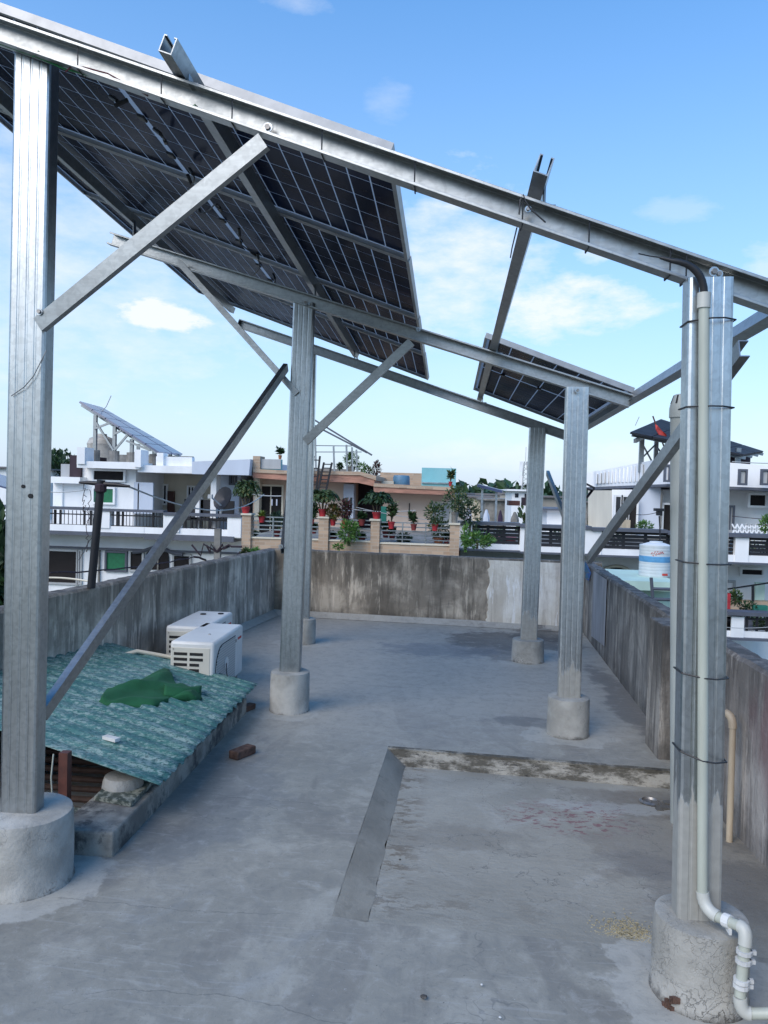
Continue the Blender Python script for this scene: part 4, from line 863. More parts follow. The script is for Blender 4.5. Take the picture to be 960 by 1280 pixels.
def rail(x0, y0, x1, y1, Y, par, nb, mt='black_iron', horiz=0, frame=True, slope=0, w=.016):
    a = at(x0, (y0+y1)/2, Y); b = at(x1, (y0+y1)/2, Y); t = at((x0+x1)/2, y0, Y).z; u = at((x0+x1)/2, y1, Y).z; m = M()
    if horiz:
        for i in range(horiz): z = u+(t-u)*(i+.5)/horiz; m.box(a.x, Y, z-w/2, b.x, Y+w, z+w/2)
    for i in range(nb+1):
        x = a.x+(b.x-a.x)*i/max(nb, 1); m.box(x-w/2, Y+.005, u, x+w/2, Y+w-.005, t)
    if frame and not horiz: m.box(a.x, Y+.002, u+.02, b.x, Y+w-.002, u+.05).box(a.x, Y+.002, u+(t-u)*.72, b.x, Y+w-.002, u+(t-u)*.72+.03)
    return m.build('railing_panel', mt, par)

# --- white house at left with green shutters and its own solar array
LH = thing('white_house', 'white two storey house at left with balcony and green shutters', 'house', at(180, 900, 18))
Y0 = 18.0
pb('ground_storey', 'paint_white', -60, 667, 302, 900, Y0+.6, 8, LH)
pb('slab_edge', 'grey_trim', -60, 663, 62+118, 667.5, Y0-.12, .9, LH); pb('slab_edge', 'grey_trim', 180, 669, 292, 676, Y0-.13, .9, LH)
pb('parapet', 'paint_white', -60, 655, 180, 664, Y0-.05, .22, LH); pb('parapet', 'paint_white', 180, 661, 300, 671, Y0-.04, .22, LH)
for x0, y0, x1, y1 in ((121, 637, 137, 660), (204, 641, 224, 665), (284, 645, 301, 672)): pb('balcony_pier', 'paint_white', x0, y0, x1, y1, Y0-.08, .26, LH)
pb('handrail', 'grey_trim', -60, 632, 121, 635.5, Y0-.1, .28, LH); pb('handrail', 'grey_trim', 121, 637, 204, 640, Y0-.11, .28, LH); pb('handrail', 'grey_trim', 204, 642, 301, 645.5, Y0-.12, .28, LH)
rail(-50, 636, 121, 656, Y0, LH, 34); rail(137, 640, 204, 660, Y0, LH, 16); rail(224, 645.5, 284, 665, Y0, LH, 13)
for x in (67, 74, 104, 112, 146, 152, 190): pb('rail_post', 'black_iron', x, 637+(x-67)*.03, x+2, 656+(x-67)*.03, Y0-.03, .05, LH)
pb('string_course', 'grey_trim', -60, 684.5, 302, 687, Y0+.5, .2, LH)
def opening(x0, y0, x1, y1, Y, par, mt='interior_dark', nm='doorway'): return win(x0, y0, x1, y1, Y, par, 'paint_grey', mt, 0, nm)
opening(60, 689, 96, 728, Y0+.6, LH); opening(100, 689, 101, 728, Y0+.6, LH, 'paint_grey', 'doorway')
w_ = win(134, 691, 157, 712, Y0+.58, LH, 'grey_trim', 'green_shutter', 0, 'shutter')
opening(164, 690, 178, 712, Y0+.58, LH); opening(218, 695, 237, 712, Y0+.58, LH); opening(-30, 690, 40, 730, Y0+.58, LH)
# arched porch
m = M(); ac_ = [(182, 712)]+[(182+14.5-14.5*math.cos(math.pi*i/8)*1.0, 697-13*math.sin(math.pi*i/8)) for i in range(9)]+[(211, 712)]
strip('arch_opening', 'interior_dark', ac_, Y0+.56, .1, LH)
m = M(); P = [at(166+i*5.2, 690-8*math.exp(-((i-6)/3.0)**2)+i*.3, Y0+.5) for i in range(13)]
m.tube(P, .05, 6).build('arch_moulding', 'grey_trim', LH)
# upper storey, set back
Yu = 20.2
pb('terrace_slab', 'paint_grey', -60, 664, 302, 668, Y0+.1, 6, LH)
pb('upper_wall', 'paint_white', 66, 603, 168, 665, Yu-.9, 6, LH)
pb('upper_wall', 'paint_white', 100, 585, 170, 604, Yu-.85, 6, LH)
pb('recess_wall', 'paint_cream', 168, 588, 268, 665, Yu+1.1, 4, LH)
pb('upper_wall', 'paint_and_shade_blue', 269, 590, 300, 665, Yu-.2, 5, LH)  # white side wall with its bluish shade put into the colour
pb('roof_slab', 'paint_white', 96, 577, 174, 585.5, Yu-1.4, 9, LH); pb('roof_slab', 'paint_white', 172, 582, 240, 591, Yu-1.3, 9, LH)
strip('roof_slab', 'paint_and_shade_blue', [(240, 577), (313, 574), (311, 594), (240, 592.5)], Yu-1.35, 8, LH)  # roof slab's shaded side, the shade painted in as a blue tone
pb('roof_parapet', 'paint_white', 195, 571, 240, 583, Yu-1.1, .2, LH); pb('roof_parapet', 'paint_white', 168, 562, 176, 584, Yu-1.45, .5, LH); pb('roof_parapet', 'paint_white', 96, 559, 106, 580, Yu-1.45, .5, LH); pb('roof_parapet', 'paint_white', 196, 566, 204, 584, Yu-1.2, .3, LH)
pb('far_parapet', 'stone_grey', 120, 569, 240, 580, Yu+5.5, .2, LH)
pb('column', 'paint_white', 263, 592, 270, 660, Yu-1.0, .35, LH); pb('column', 'paint_white', 244, 622, 249, 660, Yu-.9, .3, LH)
pb('wing_wall', 'paint_white', 60, 596, 100, 604, Yu-1.2, 5, LH); pb('wing_wall', 'paint_grey', 76, 580, 88, 600, Yu-.6, 1, LH)
pb('stair_cabin', 'plum_dark', 87, 569, 101, 598, Yu-.95, 1.5, LH)
win(118, 589, 155, 600, Yu-.9, LH, 'paint_white', 'interior_dark', 0); win(118, 611, 142, 628, Yu-.93, LH, 'paint_white', 'green_shutter', 0, 'shutter')
pb('white_door', 'paint_and_shade_blue', 167, 603, 191, 642, Yu-1.0, .08, LH)
win(201, 607, 208, 629, Yu+1.08, LH, 'paint_white', 'glass_dark', 1); win(236, 609, 242, 630, Yu+1.08, LH); win(248, 617, 251, 629, Yu+1.08, LH)
for x, y0, y1, Yq in ((196, 688, 740, Y0+.52), (122, 688, 740, Y0+.52), (299, 600, 640, Yu-.25), (172, 604, 640, Yu-1.0)): pb('drain_pipe', 'stone_grey', x, y0, x+1.6, y1, Yq, .08, LH)
o = pb('brown_door', 'door_brown', 209, 614, 217, 641, Yu+.95, .1, LH)
win(289, 592, 294, 604, Yu-.22, LH, 'grey_trim')
pb('shutter_post', 'paint_white', 76, 604, 78, 640, Yu-.95, .1, LH)
def terrace_chair(x, y, Y, label):
    c = at(x, y, Y); t = thing('terrace_chair', label, 'chair', c, 'dark chairs on the white balcony')
    M().box(c.x-.25, c.y-.25, c.z+.40, c.x+.25, c.y+.25, c.z+.45).build('seat', 'black_iron', t); M().box(c.x-.25, c.y+.2, c.z+.46, c.x+.25, c.y+.25, c.z+.9).build('backrest', 'black_iron', t)
    for a in (-.22, .22):
        for b in (-.22, .22): M().box(c.x+a-.02, c.y+b-.02, c.z, c.x+a+.02, c.y+b+.02, c.z+.4).build('leg', 'black_iron', t)
for i, (x, y) in enumerate(((238, 668), (254, 669), (277, 670))): terrace_chair(x, y, 19.2, ('left dark chair on the balcony behind the long steel brace', 'middle dark chair on the balcony by the white column', 'right dark chair on the balcony under the satellite dish')[i])
# satellite dish
c = at(281, 624, 18.6); t = thing('satellite_dish', 'dark satellite dish on the blue shaded wall of the white house', 'satellite dish', c)
m = M(); dv = V((-.5, -.8, .35)).normalized(); a, b = perp(dv, V((0, 0, 1))); vs = [c]; n = 16
for k in range(n): an = 2*math.pi*k/n; vs.append(c+(a*math.cos(an)+b*math.sin(an))*.30+dv*.09)
for k in range(n): an = 2*math.pi*k/n; vs.append(c+(a*math.cos(an)+b*math.sin(an))*.30+dv*.07)
vs.append(c-dv*.03)
m.add(vs, [(0, 1+k, 1+(k+1) % n) for k in range(n)]+[(1+k, 1+n+k, 1+n+(k+1) % n, 1+(k+1) % n) for k in range(n)]+[(2*n+1, 1+n+(k+1) % n, 1+n+k) for k in range(n)]).build('dish', 'black_iron', t)
M().tube([c-b*.2, c+dv*.45-b*.1], .02, 6).build('arm', 'paint_grey', t); M().tube([c-dv*.02, c+V((-.15, .1, -.45)), at(276, 634, 18.9)], .02, 6).build('mast', 'paint_grey', t); M().box(*(c+dv*.45-b*.1-V((.05, .05, .05))), *(c+dv*.45-b*.1+V((.05, .05, .05)))).build('receiver', 'paint_grey', t)
# roof tanks
o = M().lathe(at(127, 578, 22.5), [(.42, 0), (.43, .1), (.42, .5), (.44, .55), (.36, .72), (.15, .80), (.14, .86), (.02, .87)], 20).build('water_tank', 'tank_grey', smooth=True, org=at(127, 578, 22.5)); tag(o, 'cream water tank on the white roof at left under the solar array', 'water tank')
o = M().lathe(at(112, 578, 23), [(.3, 0), (.3, .35), (.2, .45), (.02, .46)], 14).build('water_tank', 'plum_dark', smooth=True, org=at(112, 578, 23)); tag(o, 'small dark water tank left of the cream tank on the white roof', 'water tank')
# array on the roof
SA = thing('solar_array', 'blue solar array tilted on steel posts over the white house', 'solar array', at(165, 575, 21))
def quad(p, t=.05): 
    m = M(); p = [V(x) for x in p]; nrm = (p[1]-p[0]).cross(p[3]-p[0]).normalized(); 
    if nrm.z < 0: nrm = -nrm
    return m.add(p+[x-nrm*t for x in p], [(0, 1, 2, 3), (7, 6, 5, 4), (0, 4, 5, 1), (1, 5, 6, 2), (2, 6, 7, 3), (3, 7, 4, 0)])
qa, qb, qc, qd = at(99, 501, 19.4), at(199, 565, 19.2), at(229, 567.5, 22.5), at(128, 509, 24.0)
for i in range(6):
    for j in range(2):
        s0, s1, t0, t1 = i/6+.004, (i+1)/6-.004, j/2+.01+(.03*j), (j+1)/2-.01
        L = lambda s, t: qa.lerp(qb, s).lerp(qd.lerp(qc, s), t)
        o = quad([L(s0, t0), L(s1, t0), L(s1, t1), L(s0, t1)]).build('panel', 'panel_far', SA)
ua, ub = qa.lerp(qd, .1), qb.lerp(qc, .1)
M().bar(ua-V((0, 0, .09)), ub-V((0, 0, .09)), .07, .08).build('rail', 'galvanised', SA); M().bar(qa.lerp(qd, .85)-V((0, 0, .09)), qb.lerp(qc, .85)-V((0, 0, .09)), .07, .08).build('rail', 'galvanised', SA)
def sapost(x, yt, yb, Y, w=.085):
    a = at(x, yt, Y); b = at(x, yb, Y); M().box(a.x-w/2, Y-w/2, b.z, a.x+w/2, Y+w/2, a.z).build('post', 'galvanised', SA); M().lathe((a.x, Y, b.z-.04), [(.13, 0), (.13, .3), (.02, .301)], 12).build('foot', 'stone_grey', SA)
for x, yt, yb, Y in ((119.5, 519, 575, 19.6), (143.5, 533, 576, 19.6), (165, 549, 578, 19.7), (193, 562, 580, 19.8), (213, 563, 581, 21.8), (173, 555, 576, 22.5)): sapost(x, yt, yb, Y)
for p0, p1 in (((120, 528), (142, 563)), ((143, 563), (160, 543)), ((118, 536), (139, 528)), ((142, 543), (152, 538)), ((158, 551), (188, 563))): M().bar(at(*p0, 19.55), at(*p1, 19.55), .05, .05).build('brace', 'galvanised', SA)
t = M().tube([at(126, 516, 21), at(133, 508, 21), at(139, 494.5, 21)], .012, 5).build('antenna_rod', 'paint_grey', org=at(126, 516, 21)); tag(t, 'thin slanting rod rising above the distant solar array', 'antenna')
# --- the little black service post standing on the left parapet
pv = thing('service_post', 'black wrapped post with crossarm standing on the left parapet', 'utility post', G(121, 733, .87))
b0 = G(121, 735, .87)+V((-.055, .02, 0)); yb_ = b0.y; tp = at(128, 600, yb_)+V((-.01, 0, 0))
M().tube([b0-V((0, 0, .004)), b0.lerp(tp, .5), tp], [.032, .032, .032], 10).build('shaft', 'black_iron', pv, True)
M().tube([at(99, 603, yb_), at(112, 603.5, yb_), at(130, 605, yb_), at(145, 606, yb_), at(162, 608, yb_)], [.009, .016, .020, .018, .010], 8).build('crossarm', 'black_iron', pv, True)
M().lathe(at(128, 611, yb_)-V((0, .03, .0)), [(.03, -.03), (.045, -.02), (.045, .03), (.02, .04)], 10).build('insulator', 'plum_dark', pv)
def cable(p, q, sag, r_, mt, label, n=14, kinks=0):
    P = []
    for i in range(n+1):
        t = i/n; x = p.lerp(q, t); x = x-V((0, 0, sag*4*t*(1-t)))
        if kinks and 0 < i < n: x = x+V((random.uniform(-1, 1), 0, random.uniform(-1, 1)))*kinks
        P.append(x)
    o = M().tube(P, r_, 5).build('wire', mt, org=p); return tag(o, label, 'wire')
cable(at(63, 615, 7), at(110, 612, yb_), .01, .004, 'paint_grey', 'pale wire from the front post to the black service post'); cable(at(160, 608, yb_), at(330, 618, 15), .25, .008, 'paint_grey', 'long pale wire from the service post crossarm to the peach house')
cable(at(62, 716, 8), at(242, 696, 12), .05, .010, 'plum_dark', 'dark cable crossing in front of the ground storey openings', kinks=.01); cable(at(62, 722, 6.5), at(118, 728, yb_), -.01, .008, 'paint_cream', 'cream cable lying toward the foot of the service post')
cable(at(105, 605, yb_), at(106, 640, yb_), .0, .003, 'plum_dark', 'curly thin wire hanging left of the service post', 16, .02); cable(at(112, 612, yb_), at(108, 690, yb_), 0, .003, 'plum_dark', 'long tangled wire hanging beside the service post', 18, .018)
cable(at(124, 650, yb_), at(98, 700, 8), .02, .003, 'plum_dark', 'slack thin wire leaving the middle of the service post', 10, .01)
cable(at(242, 696, 14), at(300, 690, 15), .15, .02, 'plum_dark', 'thick dark cable looping right of the arched porch', kinks=.04)
c = at(271, 690, 14.5); br_ = thing('cable_bracket', 'grey bracket with tangled cable ends beside the balcony end', 'bracket', c)
M().box(c.x-.06, c.y, c.z-.5, c.x+.06, c.y+.1, c.z+.45).build('upright', 'stone_grey', br_)
for a in (-1, -.4, .5, 1): M().tube([c, c+V((a*.25, -.05, .15)), c+V((a*.3, -.05, .02+.1*a)), c+V((a*.5, 0, .12))], .02, 5).build('cable_end', 'plum_dark', br_)

# --- plants
def fronds(m, c, R_, H_, n, seg=7, leafw=.05, droop=1.0):
    leafw *= .55; seg = 11; n = int(n*1.5)
    for i in range(n):
        a = 2*math.pi*i/n+random.uniform(-.4, .4); l = R_*random.uniform(.65, 1.1); hh = H_*random.uniform(.55, 1.05); P = []
        for k in range(seg+1):
            t = k/seg; P.append(c+V((math.cos(a)*l*t, math.sin(a)*l*t, hh*(math.sin(t*2.0)*1.05-.55*droop*t*t))))
        for k in range(1, seg+1):
            d = (P[k]-P[k-1]).normalized(); s = d.cross(V((0, 0, 1))).normalized(); L_ = leafw*5.2*(1.15-.6*k/seg)
            for sg in (-1, 1):
                m.leaf(P[k], s*sg+d*.7-V((0, 0, .35)), L_, leafw); m.leaf(P[k].lerp(P[k-1], .5), s*sg+d*.7-V((0, 0, .3)), L_, leafw)
def bush(m, c, rx, rz_, n, l=.09, w=.05, hole=.25):
    for i in range(n):
        a = random.uniform(0, 6.283); u = random.uniform(-1, 1); r_ = random.random()**.45; s = math.sqrt(1-u*u)
        p = V((math.cos(a)*s*r_*rx, math.sin(a)*s*r_*rx, u*r_*rz_))
        if noise.noise(V((p.x*2.2/rx+c.x*3, p.y*2.2/rx, p.z*2.2/rz_))) < -hole*.6: continue
        d = (p.normalized()+V((random.uniform(-.8, .8), random.uniform(-.8, .8), random.uniform(-.2, .9)))); m.leaf(c+p, d, l*random.uniform(.6, 1.3), w*random.uniform(.7, 1.2))
def spikes(m, c, R_, n, w=.03, up_=.7):
    for i in range(n):
        a = random.uniform(0, 6.283); e = random.uniform(up_*.3, 1.3); d = V((math.cos(a)*math.cos(e), math.sin(a)*math.cos(e), math.sin(e))); l = R_*random.uniform(.7, 1.1)
        s = d.cross(V((0, 0, 1))).normalized()*w/2; p1 = c+d*l*.5; p2 = c+d*l-V((0, 0, l*.25)); m.add([c-s, c+s, p1+s, p1-s, p2], [(0, 1, 2, 3), (3, 2, 4)])
def plant(x, ytop, ybot, wpx, Y, kind, label, fh=30, fw_=None, pot='pot_red', lf='leaf', group='potted plants on the terrace walls', n=240):
    b = at(x, ybot, Y); s = Y/FP; r_ = wpx*s/2; h = (ybot-ytop)*s; t = thing('potted_plant', label, 'plant', b, group)
    if pot:
        M().lathe(b, [(r_*.68, 0), (r_*.9, h*.78), (r_*1.0, h*.8), (r_*1.02, h), (r_*.85, h), (r_*.82, h*.93), (.01, h*.92)], 14).build('pot', pot, t, True)
    top = b+V((0, 0, h)); H_ = fh*s; W_ = (fw_ or fh)*s/2; m = M()
    if kind == 'palm':
        st = M(); 
        for k in range(4): a = k*1.6; st.tube([top+V((math.cos(a)*.03, math.sin(a)*.03, -.05)), top+V((math.cos(a)*.10, math.sin(a)*.10, H_*.45))], .014, 5)
        st.build('stem', 'stem', t); fronds(m, top+V((0, 0, H_*.22)), W_*1.1, H_*.78, 15, 7, .055*(W_/.35)**.5); fronds(m, top+V((0, 0, H_*.35)), W_*.6, H_*.7, 8, 6, .05)
    elif kind == 'bush': M().tube([top-V((0, 0, .05)), top+V((0, 0, H_*.6))], .014, 5).build('stem', 'stem', t); bush(m, top+V((0, 0, H_*.52)), W_, H_*.52, int(n*2.6), .075, .034)
    elif kind == 'spike': spikes(m, top-V((0, 0, .02)), max(H_, W_), 60, .04)
    elif kind == 'sparse':
        st = M()
        for k in range(5):
            a = random.uniform(0, 6.28); e = top+V((math.cos(a)*W_*.6, math.sin(a)*W_*.6, H_*random.uniform(.7, 1))); st.tube([top, top.lerp(e, .5)+V((random.uniform(-.04, .04), 0, .03)), e], .01, 4)
            for q in range(n//12): p = top.lerp(e, random.uniform(.25, 1)); m.leaf(p, V((random.uniform(-1, 1), random.uniform(-1, 1), random.uniform(-.2, 1))), .12, .06)
        st.build('stem', 'stem', t)
    m.build('foliage', 'leaf' if lf == 'leaf' else lf, t)
    return t

# --- peach house, its brick fence and the pots on it
Yf = 15.0
FN = thing('terrace_fence', 'stone clad terrace fence with steel rails in front of peach house', 'fence', at(437, 690, Yf))
pxs = [(302, 313, 644, 690), (398, 410, 648, 692), (463, 474, 651, 693), (562, 574, 656, 695)]
for x0, x1, y0, y1 in pxs:
    o = pb('pier', 'stone_cladding', x0, y0, x1, y1+8, Yf-.06, .26, FN); pb('pier_cap', 'paint_cream', x0-1.2, y0-2.2, x1+1.2, y0, Yf-.09, .32, FN)
for (x0, x1, yt) in ((313, 398, 673), (410, 463, 676), (474, 562, 680)):
    pb('base_wall', 'stone_cladding', x0, yt+1, x1, 708, Yf, .2, FN); pb('base_coping', 'paint_cream', x0, yt-.6, x1, yt+1.2, Yf-.02, .24, FN)
    y0 = yt-26
    for i in range(5):
        y = y0+i*5.2; pb('rail_bar', 'steel_rail', x0, y-.7, x1, y+.7, Yf+.06, .03, FN)
    for q in (.33, .66): x = x0+(x1-x0)*q; pb('rail_post', 'steel_rail', x-.7, y0-1, x+.7, yt, Yf+.04, .05, FN)
# dark lower roofs of the street side under the fence
Yh = 20.0
PH = thing('peach_house', 'single storey peach house with terracotta roof band behind the fence', 'house', at(437, 700, Yh))
pb('terrace_floor', 'stone_grey', 302, 676, 572, 684, Yf+.3, 6, PH); pb('lower_storey', 'paint_cream', 304, 695, 572, 900, Yf+.5, 11, PH)
pb('wall', 'paint_peach', 316, 598, 442, 680, Yh, 7, PH); pb('wall', 'paint_peach', 478, 617, 566, 680, Yh, 7, PH); pb('recess_wall', 'plum_dark', 440, 605, 480, 680, Yh+.9, 5, PH)
pb('column', 'paint_and_shade_blue', 429, 605, 442, 648, Yh-.25, .4, PH); pb('door_strip', 'glass_dark', 431.5, 622, 434.5, 640, Yh-.27, .03, PH); pb('door_strip', 'glass_dark', 437.5, 622, 440, 640, Yh-.27, .03, PH)
pb('column', 'paint_cream', 318, 598, 324, 650, Yh-.3, .35, PH)
win(325, 608, 352, 668, Yh-.02, PH, 'paint_cream', 'interior_dark', 1, 'garage_opening'); 
strip('roof_band', 'terracotta', [(316, 590), (355, 592), (450, 593.5), (468, 600), (468, 608), (448, 603.5), (355, 600), (316, 597)], Yh-.9, 8, PH)
strip('roof_edge', 'stone_cladding', [(316, 586), (355, 588), (450, 589.5), (470, 595), (470, 600.5), (450, 594), (355, 592.5), (316, 590.5)], Yh-.93, 8, PH)
strip('roof_band', 'terracotta', [(467, 608), (568, 613), (568, 619), (467, 615)], Yh-.92, 8, PH); strip('roof_edge', 'stone_cladding', [(467, 604), (567, 609), (567, 613.3), (467, 608.4)], Yh-.95, 8, PH)
pb('roof_pier', 'stone_cladding', 316, 570, 325, 588, Yh-.9, .5, PH); pb('roof_parapet', 'teal_panel', 325, 574, 352, 587, Yh-.8, .1, PH)
pb('glass_strip', 'paint_grey', 326, 574, 351, 586, Yh-.83, .02, PH)
pb('roof_parapet', 'stone_cladding', 475, 591, 527, 608, Yh+2, .3, PH); pb('roof_parapet', 'stone_grey', 388, 586, 440, 592, Yh+1.5, .3, PH)
pb('teal_wall', 'teal_panel', 527, 585, 570, 609, Yh+.5, .15, PH); pb('teal_rail', 'steel_rail', 527, 603, 562, 604.5, Yh+.44, .05, PH); pb('kerb', 'paint_cream', 475, 601, 492, 608, Yh+1, .5, PH)
win(541, 629, 562, 655, Yh-.03, PH, 'paint_cream', 'paint_grey', 0); pb('cable_mark', 'black_iron', 511, 629, 512, 649, Yh-.03, .02, PH)
o = M().lathe(at(501.5, 608, Yh+1.2), [(.19*1.2, 0), (.2*1.2, .05), (.19*1.2, .26), (.175*1.2, .30), (.03, .31)], 16).build('blue_drum', 'tank_blue', smooth=True, org=at(501.5, 608, Yh+1)); tag(o, 'squat blue drum on the peach house roof beside the teal wall', 'drum')
# steel stand on the roof
st = thing('roof_stand', 'thin steel stand with slanting poles on the peach house roof', 'steel frame', at(435, 590, Yh))
for a, b in (((385, 520), (465, 569)), ((380, 525), (459, 566)),): M().bar(at(*a, Yh+.2), at(*b, Yh+.2), .045, .045).build('slanting_pole', 'grey_trim', st)
for x, y0, y1 in ((433, 556, 590), (440, 559, 590), (445.5, 562, 590), (417, 558, 589), (394, 545, 590)): M().bar(at(x, y0, Yh+.25), at(x+1, y1, Yh+.25), .045, .045, (0, 1, 0)).build('upright', 'galvanised_dark', st)
for a, b in (((395, 557), (440, 557.5)), ((395, 565), (452, 565))): M().bar(at(*a, Yh+.25), at(*b, Yh+.25), .02, .02).build('crossbar', 'grey_trim', st)
def ladder(p0, p1, w, Y, label):
    a, b = at(*p0, Y), at(*p1, Y); t = thing('ladder', label, 'ladder', a); s = V((w/2, 0, 0))
    M().bar(a-s, b-s, .045, .045, (0, 1, 0)).build('side_rail', 'black_iron', t); M().bar(a+s, b+s, .045, .045, (0, 1, 0)).build('side_rail', 'black_iron', t)
    for i in range(8): p = a.lerp(b, (i+.5)/8); M().bar(p-s, p+s, .025, .025).build('rung', 'black_iron', t)
ladder((387, 652), (396, 570), .16, 19, 'dark ladder leaning on the peach house just right of the post'); ladder((402, 616), (410, 578), .2, 18.9, 'shorter dark ladder right of the first one')
cable(at(310, 617, 17), at(352, 620, 17), .02, .012, 'paint_grey', 'pale clothes line across the dark garage opening'); cable(at(380, 624, 17), at(520, 638, 17), .12, .008, 'paint_grey', 'thin clothes line behind the palms'); cable(at(445, 634, 16), at(560, 652, 16), .04, .007, 'paint_grey', 'sagging thin line in front of the peach wall')
o = pb('teal_cloth', 'cloth_teal', 476, 633, 483, 657, 16.4, .06, None, org=at(480, 657, 16.4)); tag(o, 'teal cloth hanging beside the palm on the third pier', 'cloth')
for x, y0 in ((339, 624), (345, 624)): o = pb('hanging_strap', 'cloth_pale', x, y0, x+1.5, y0+8, 16.9, .03, None, org=at(x, y0, 16.9)); tag(o, '%s pale strap hanging from the clothes line' % ('left' if x == 339 else 'right'), 'strap')
Yp = 15.02
PL_ = [(307, 633, 643.5, 11, 'palm', 'palm in a red pot on the leftmost stone pier', 38, 34, 'pot_red', 'leaf'), (327, 645, 653, 9, 'spike', 'yellow green spiky plant in a red pot left of the middle post', 14, 26, 'pot_red', 'leaf_yellow'),
 (403, 636, 646.5, 11, 'palm', 'broad palm in a red pot on the second stone pier', 28, 42, 'pot_red', 'leaf'), (416, 649, 657, 8, 'bush', 'reddish green croton in a red pot right of the second pier', 18, 16, 'pot_red', 'leaf_croton'),
 (431, 650.5, 659.5, 9, 'bush', 'purple leaved upright plant in a red pot between the piers', 26, 14, 'pot_red', 'leaf_plum'), (452, 649, 657, 9, 'sparse', 'almost bare red pot left of the third pier', 6, 8, 'pot_red', 'leaf_dark'),
 (470.5, 640, 649.5, 11, 'palm', 'wide dark palm in a red pot on the third stone pier', 30, 40, 'pot_red', 'leaf_dark'), (489, 652, 661, 9, 'sparse', 'tall thin leafy plant in a red pot right of the third pier', 24, 14, 'pot_red', 'leaf'),
 (517, 655, 663, 8, 'sparse', 'small dull plant in a red pot alone before the peach wall', 14, 12, 'pot_red', 'leaf_dark'), (543.5, 655, 663.5, 8.5, 'bush', 'loose leafy shrub in a red pot near the last pier', 26, 26, 'pot_red', 'leaf'),
 (568, 640, 656, 9, 'bush', 'tall dense tree like plant above the last stone pier', 30, 28, 'stone_grey', 'leaf'), (316, 672, 679, 9, 'sparse', 'low red pot behind the rails by the first pier', 6, 8, 'pot_red', 'leaf_dark'),
 (346, 663, 673, 9, 'bush', 'dark plant in a red pot behind the rails beside the post', 22, 20, 'pot_red', 'leaf_dark'), (389, 649, 655, 8, 'bush', 'dark plant in a red pot behind the rails just right of the post', 20, 14, 'pot_red', 'leaf_dark'),
 (392, 661, 667, 8, 'sparse', 'low red pot behind the lower rails right of the post', 3, 6, 'pot_red', 'leaf_dark'), (415, 671, 677, 12, 'sparse', 'flat red trough behind the rails of the middle bay', 3, 6, 'pot_red', 'leaf_dark'), (441, 667, 676, 9, 'sparse', 'red pot behind the yellow shrub', 4, 8, 'pot_red', 'leaf_dark'), (452, 672, 678, 10, 'sparse', 'dark red bowl behind the rails before the third pier', 3, 6, 'pot_red', 'leaf_dark'),
 (482, 664, 672, 9, 'sparse', 'dark red pot left of the two lower pots', 10, 10, 'pot_red', 'leaf_dark'), (490, 667, 675, 9, 'sparse', 'lower red pot beneath the thin leafy plant', 5, 6, 'pot_red', 'leaf_dark'),
 (548, 672, 681, 14, 'bush', 'wide clay trough with pale shrub at the last bay', 22, 28, 'pot_clay', 'leaf'), (505, 680, 682, 9, 'bush', 'low grey green shrub growing at the foot of the rails', 12, 16, None, 'leaf_dark'),
 (558, 674, 680, 8, 'sparse', 'small dark pot against the last pier', 5, 6, 'pot_red', 'leaf_dark')]
for i_, (x, yt, yb2, w, kd, lb, fh, fw2, pt, lf) in enumerate(PL_):
    pt = 'pot_dull' if pt == 'pot_red' and (yb2 > 664 or i_ in (5, 8)) else pt
    plant(x, yt, yb2, w, Yp if yb2 < 664 else Yp+.5, kd, lb, fh, fw2, pt, lf)
def freebush(x, y, rx, ry, Y, lf, label, n=300, name='shrub', l=.12):
    c = at(x, y, Y); s = Y/FP; m = M(); l *= .62; bush(m, c, rx*s, ry*s, int(n*2.6), l, l*.45); t = thing(name, label, name.replace('_', ' '), c-V((0, 0, ry*s))); m.build('foliage', lf, t)
    M().tube([c-V((0, 0, ry*s*1.1)), c], .02, 5).build('stem', 'stem', t); return t
freebush(436, 665, 13, 16, 14.8, 'leaf_bright', 'bright yellow green shrub climbing over the middle fence bay', 340)
freebush(423, 684, 6, 3, 14.7, 'leaf_bright', 'small green tuft at the foot of the fence wall', 60)
plant(350, 569, 574, 5, 19.4, 'sparse', 'small potted plant tilting on the roof edge left of the post', 8, 8, 'pot_clay', 'leaf_dark', 'plants on the peach house roof'); plant(439, 583, 589, 12, 20.5, 'bush', 'pale leafy plant in a grey box on the peach roof', 16, 18, 'stone_grey', 'leaf_bright', 'plants on the peach house roof')
for x, y, rx, ry, lf, lb in ((452, 586, 7, 8, 'leaf_bright', 'fresh green shrub on the peach roof'), (461, 590, 6, 8, 'leaf', 'dark green shrub on the peach roof'), (471, 586, 5, 10, 'leaf_plum', 'purple brown shrub at the end of the upper roof'), (425, 583, 3, 3, 'leaf_dark', 'tiny dark plant on the upper roof edge')): freebush(x, y, rx, ry, 20.3, lf, lb, 130)
plant(563, 602, 608, 5, 20.0, 'sparse', 'thin cactus like plant in a red pot before the teal wall', 16, 10, 'pot_red', 'leaf', 'plants on the peach house roof')
for x, y, rx, ry, Y, lf, lb, nn in ((588, 645, 12, 22, 15.6, 'leaf', 'tall dark climber right of the last stone pier', 260), (578, 632, 12, 15, 15.4, 'leaf', 'dense green crown just above the last stone pier', 260), (597, 676, 20, 9, 13.4, 'leaf_bright', 'feathery bright green branch over the far parapet', 420), (582, 672, 4, 17, 13.6, 'leaf_bright', 'thin climbing vine on the white end pier', 100)): freebush(x, y, rx, ry, Y, lf, lb, nn)
for x, w, lf in ((320, 9, 'leaf_bright'), (308, 6, 'leaf')): freebush(x, 690, w, 3, 13.2, lf, 'low weeds on the ledge under the fence, %s clump' % ('right' if x == 320 else 'left'), 90)

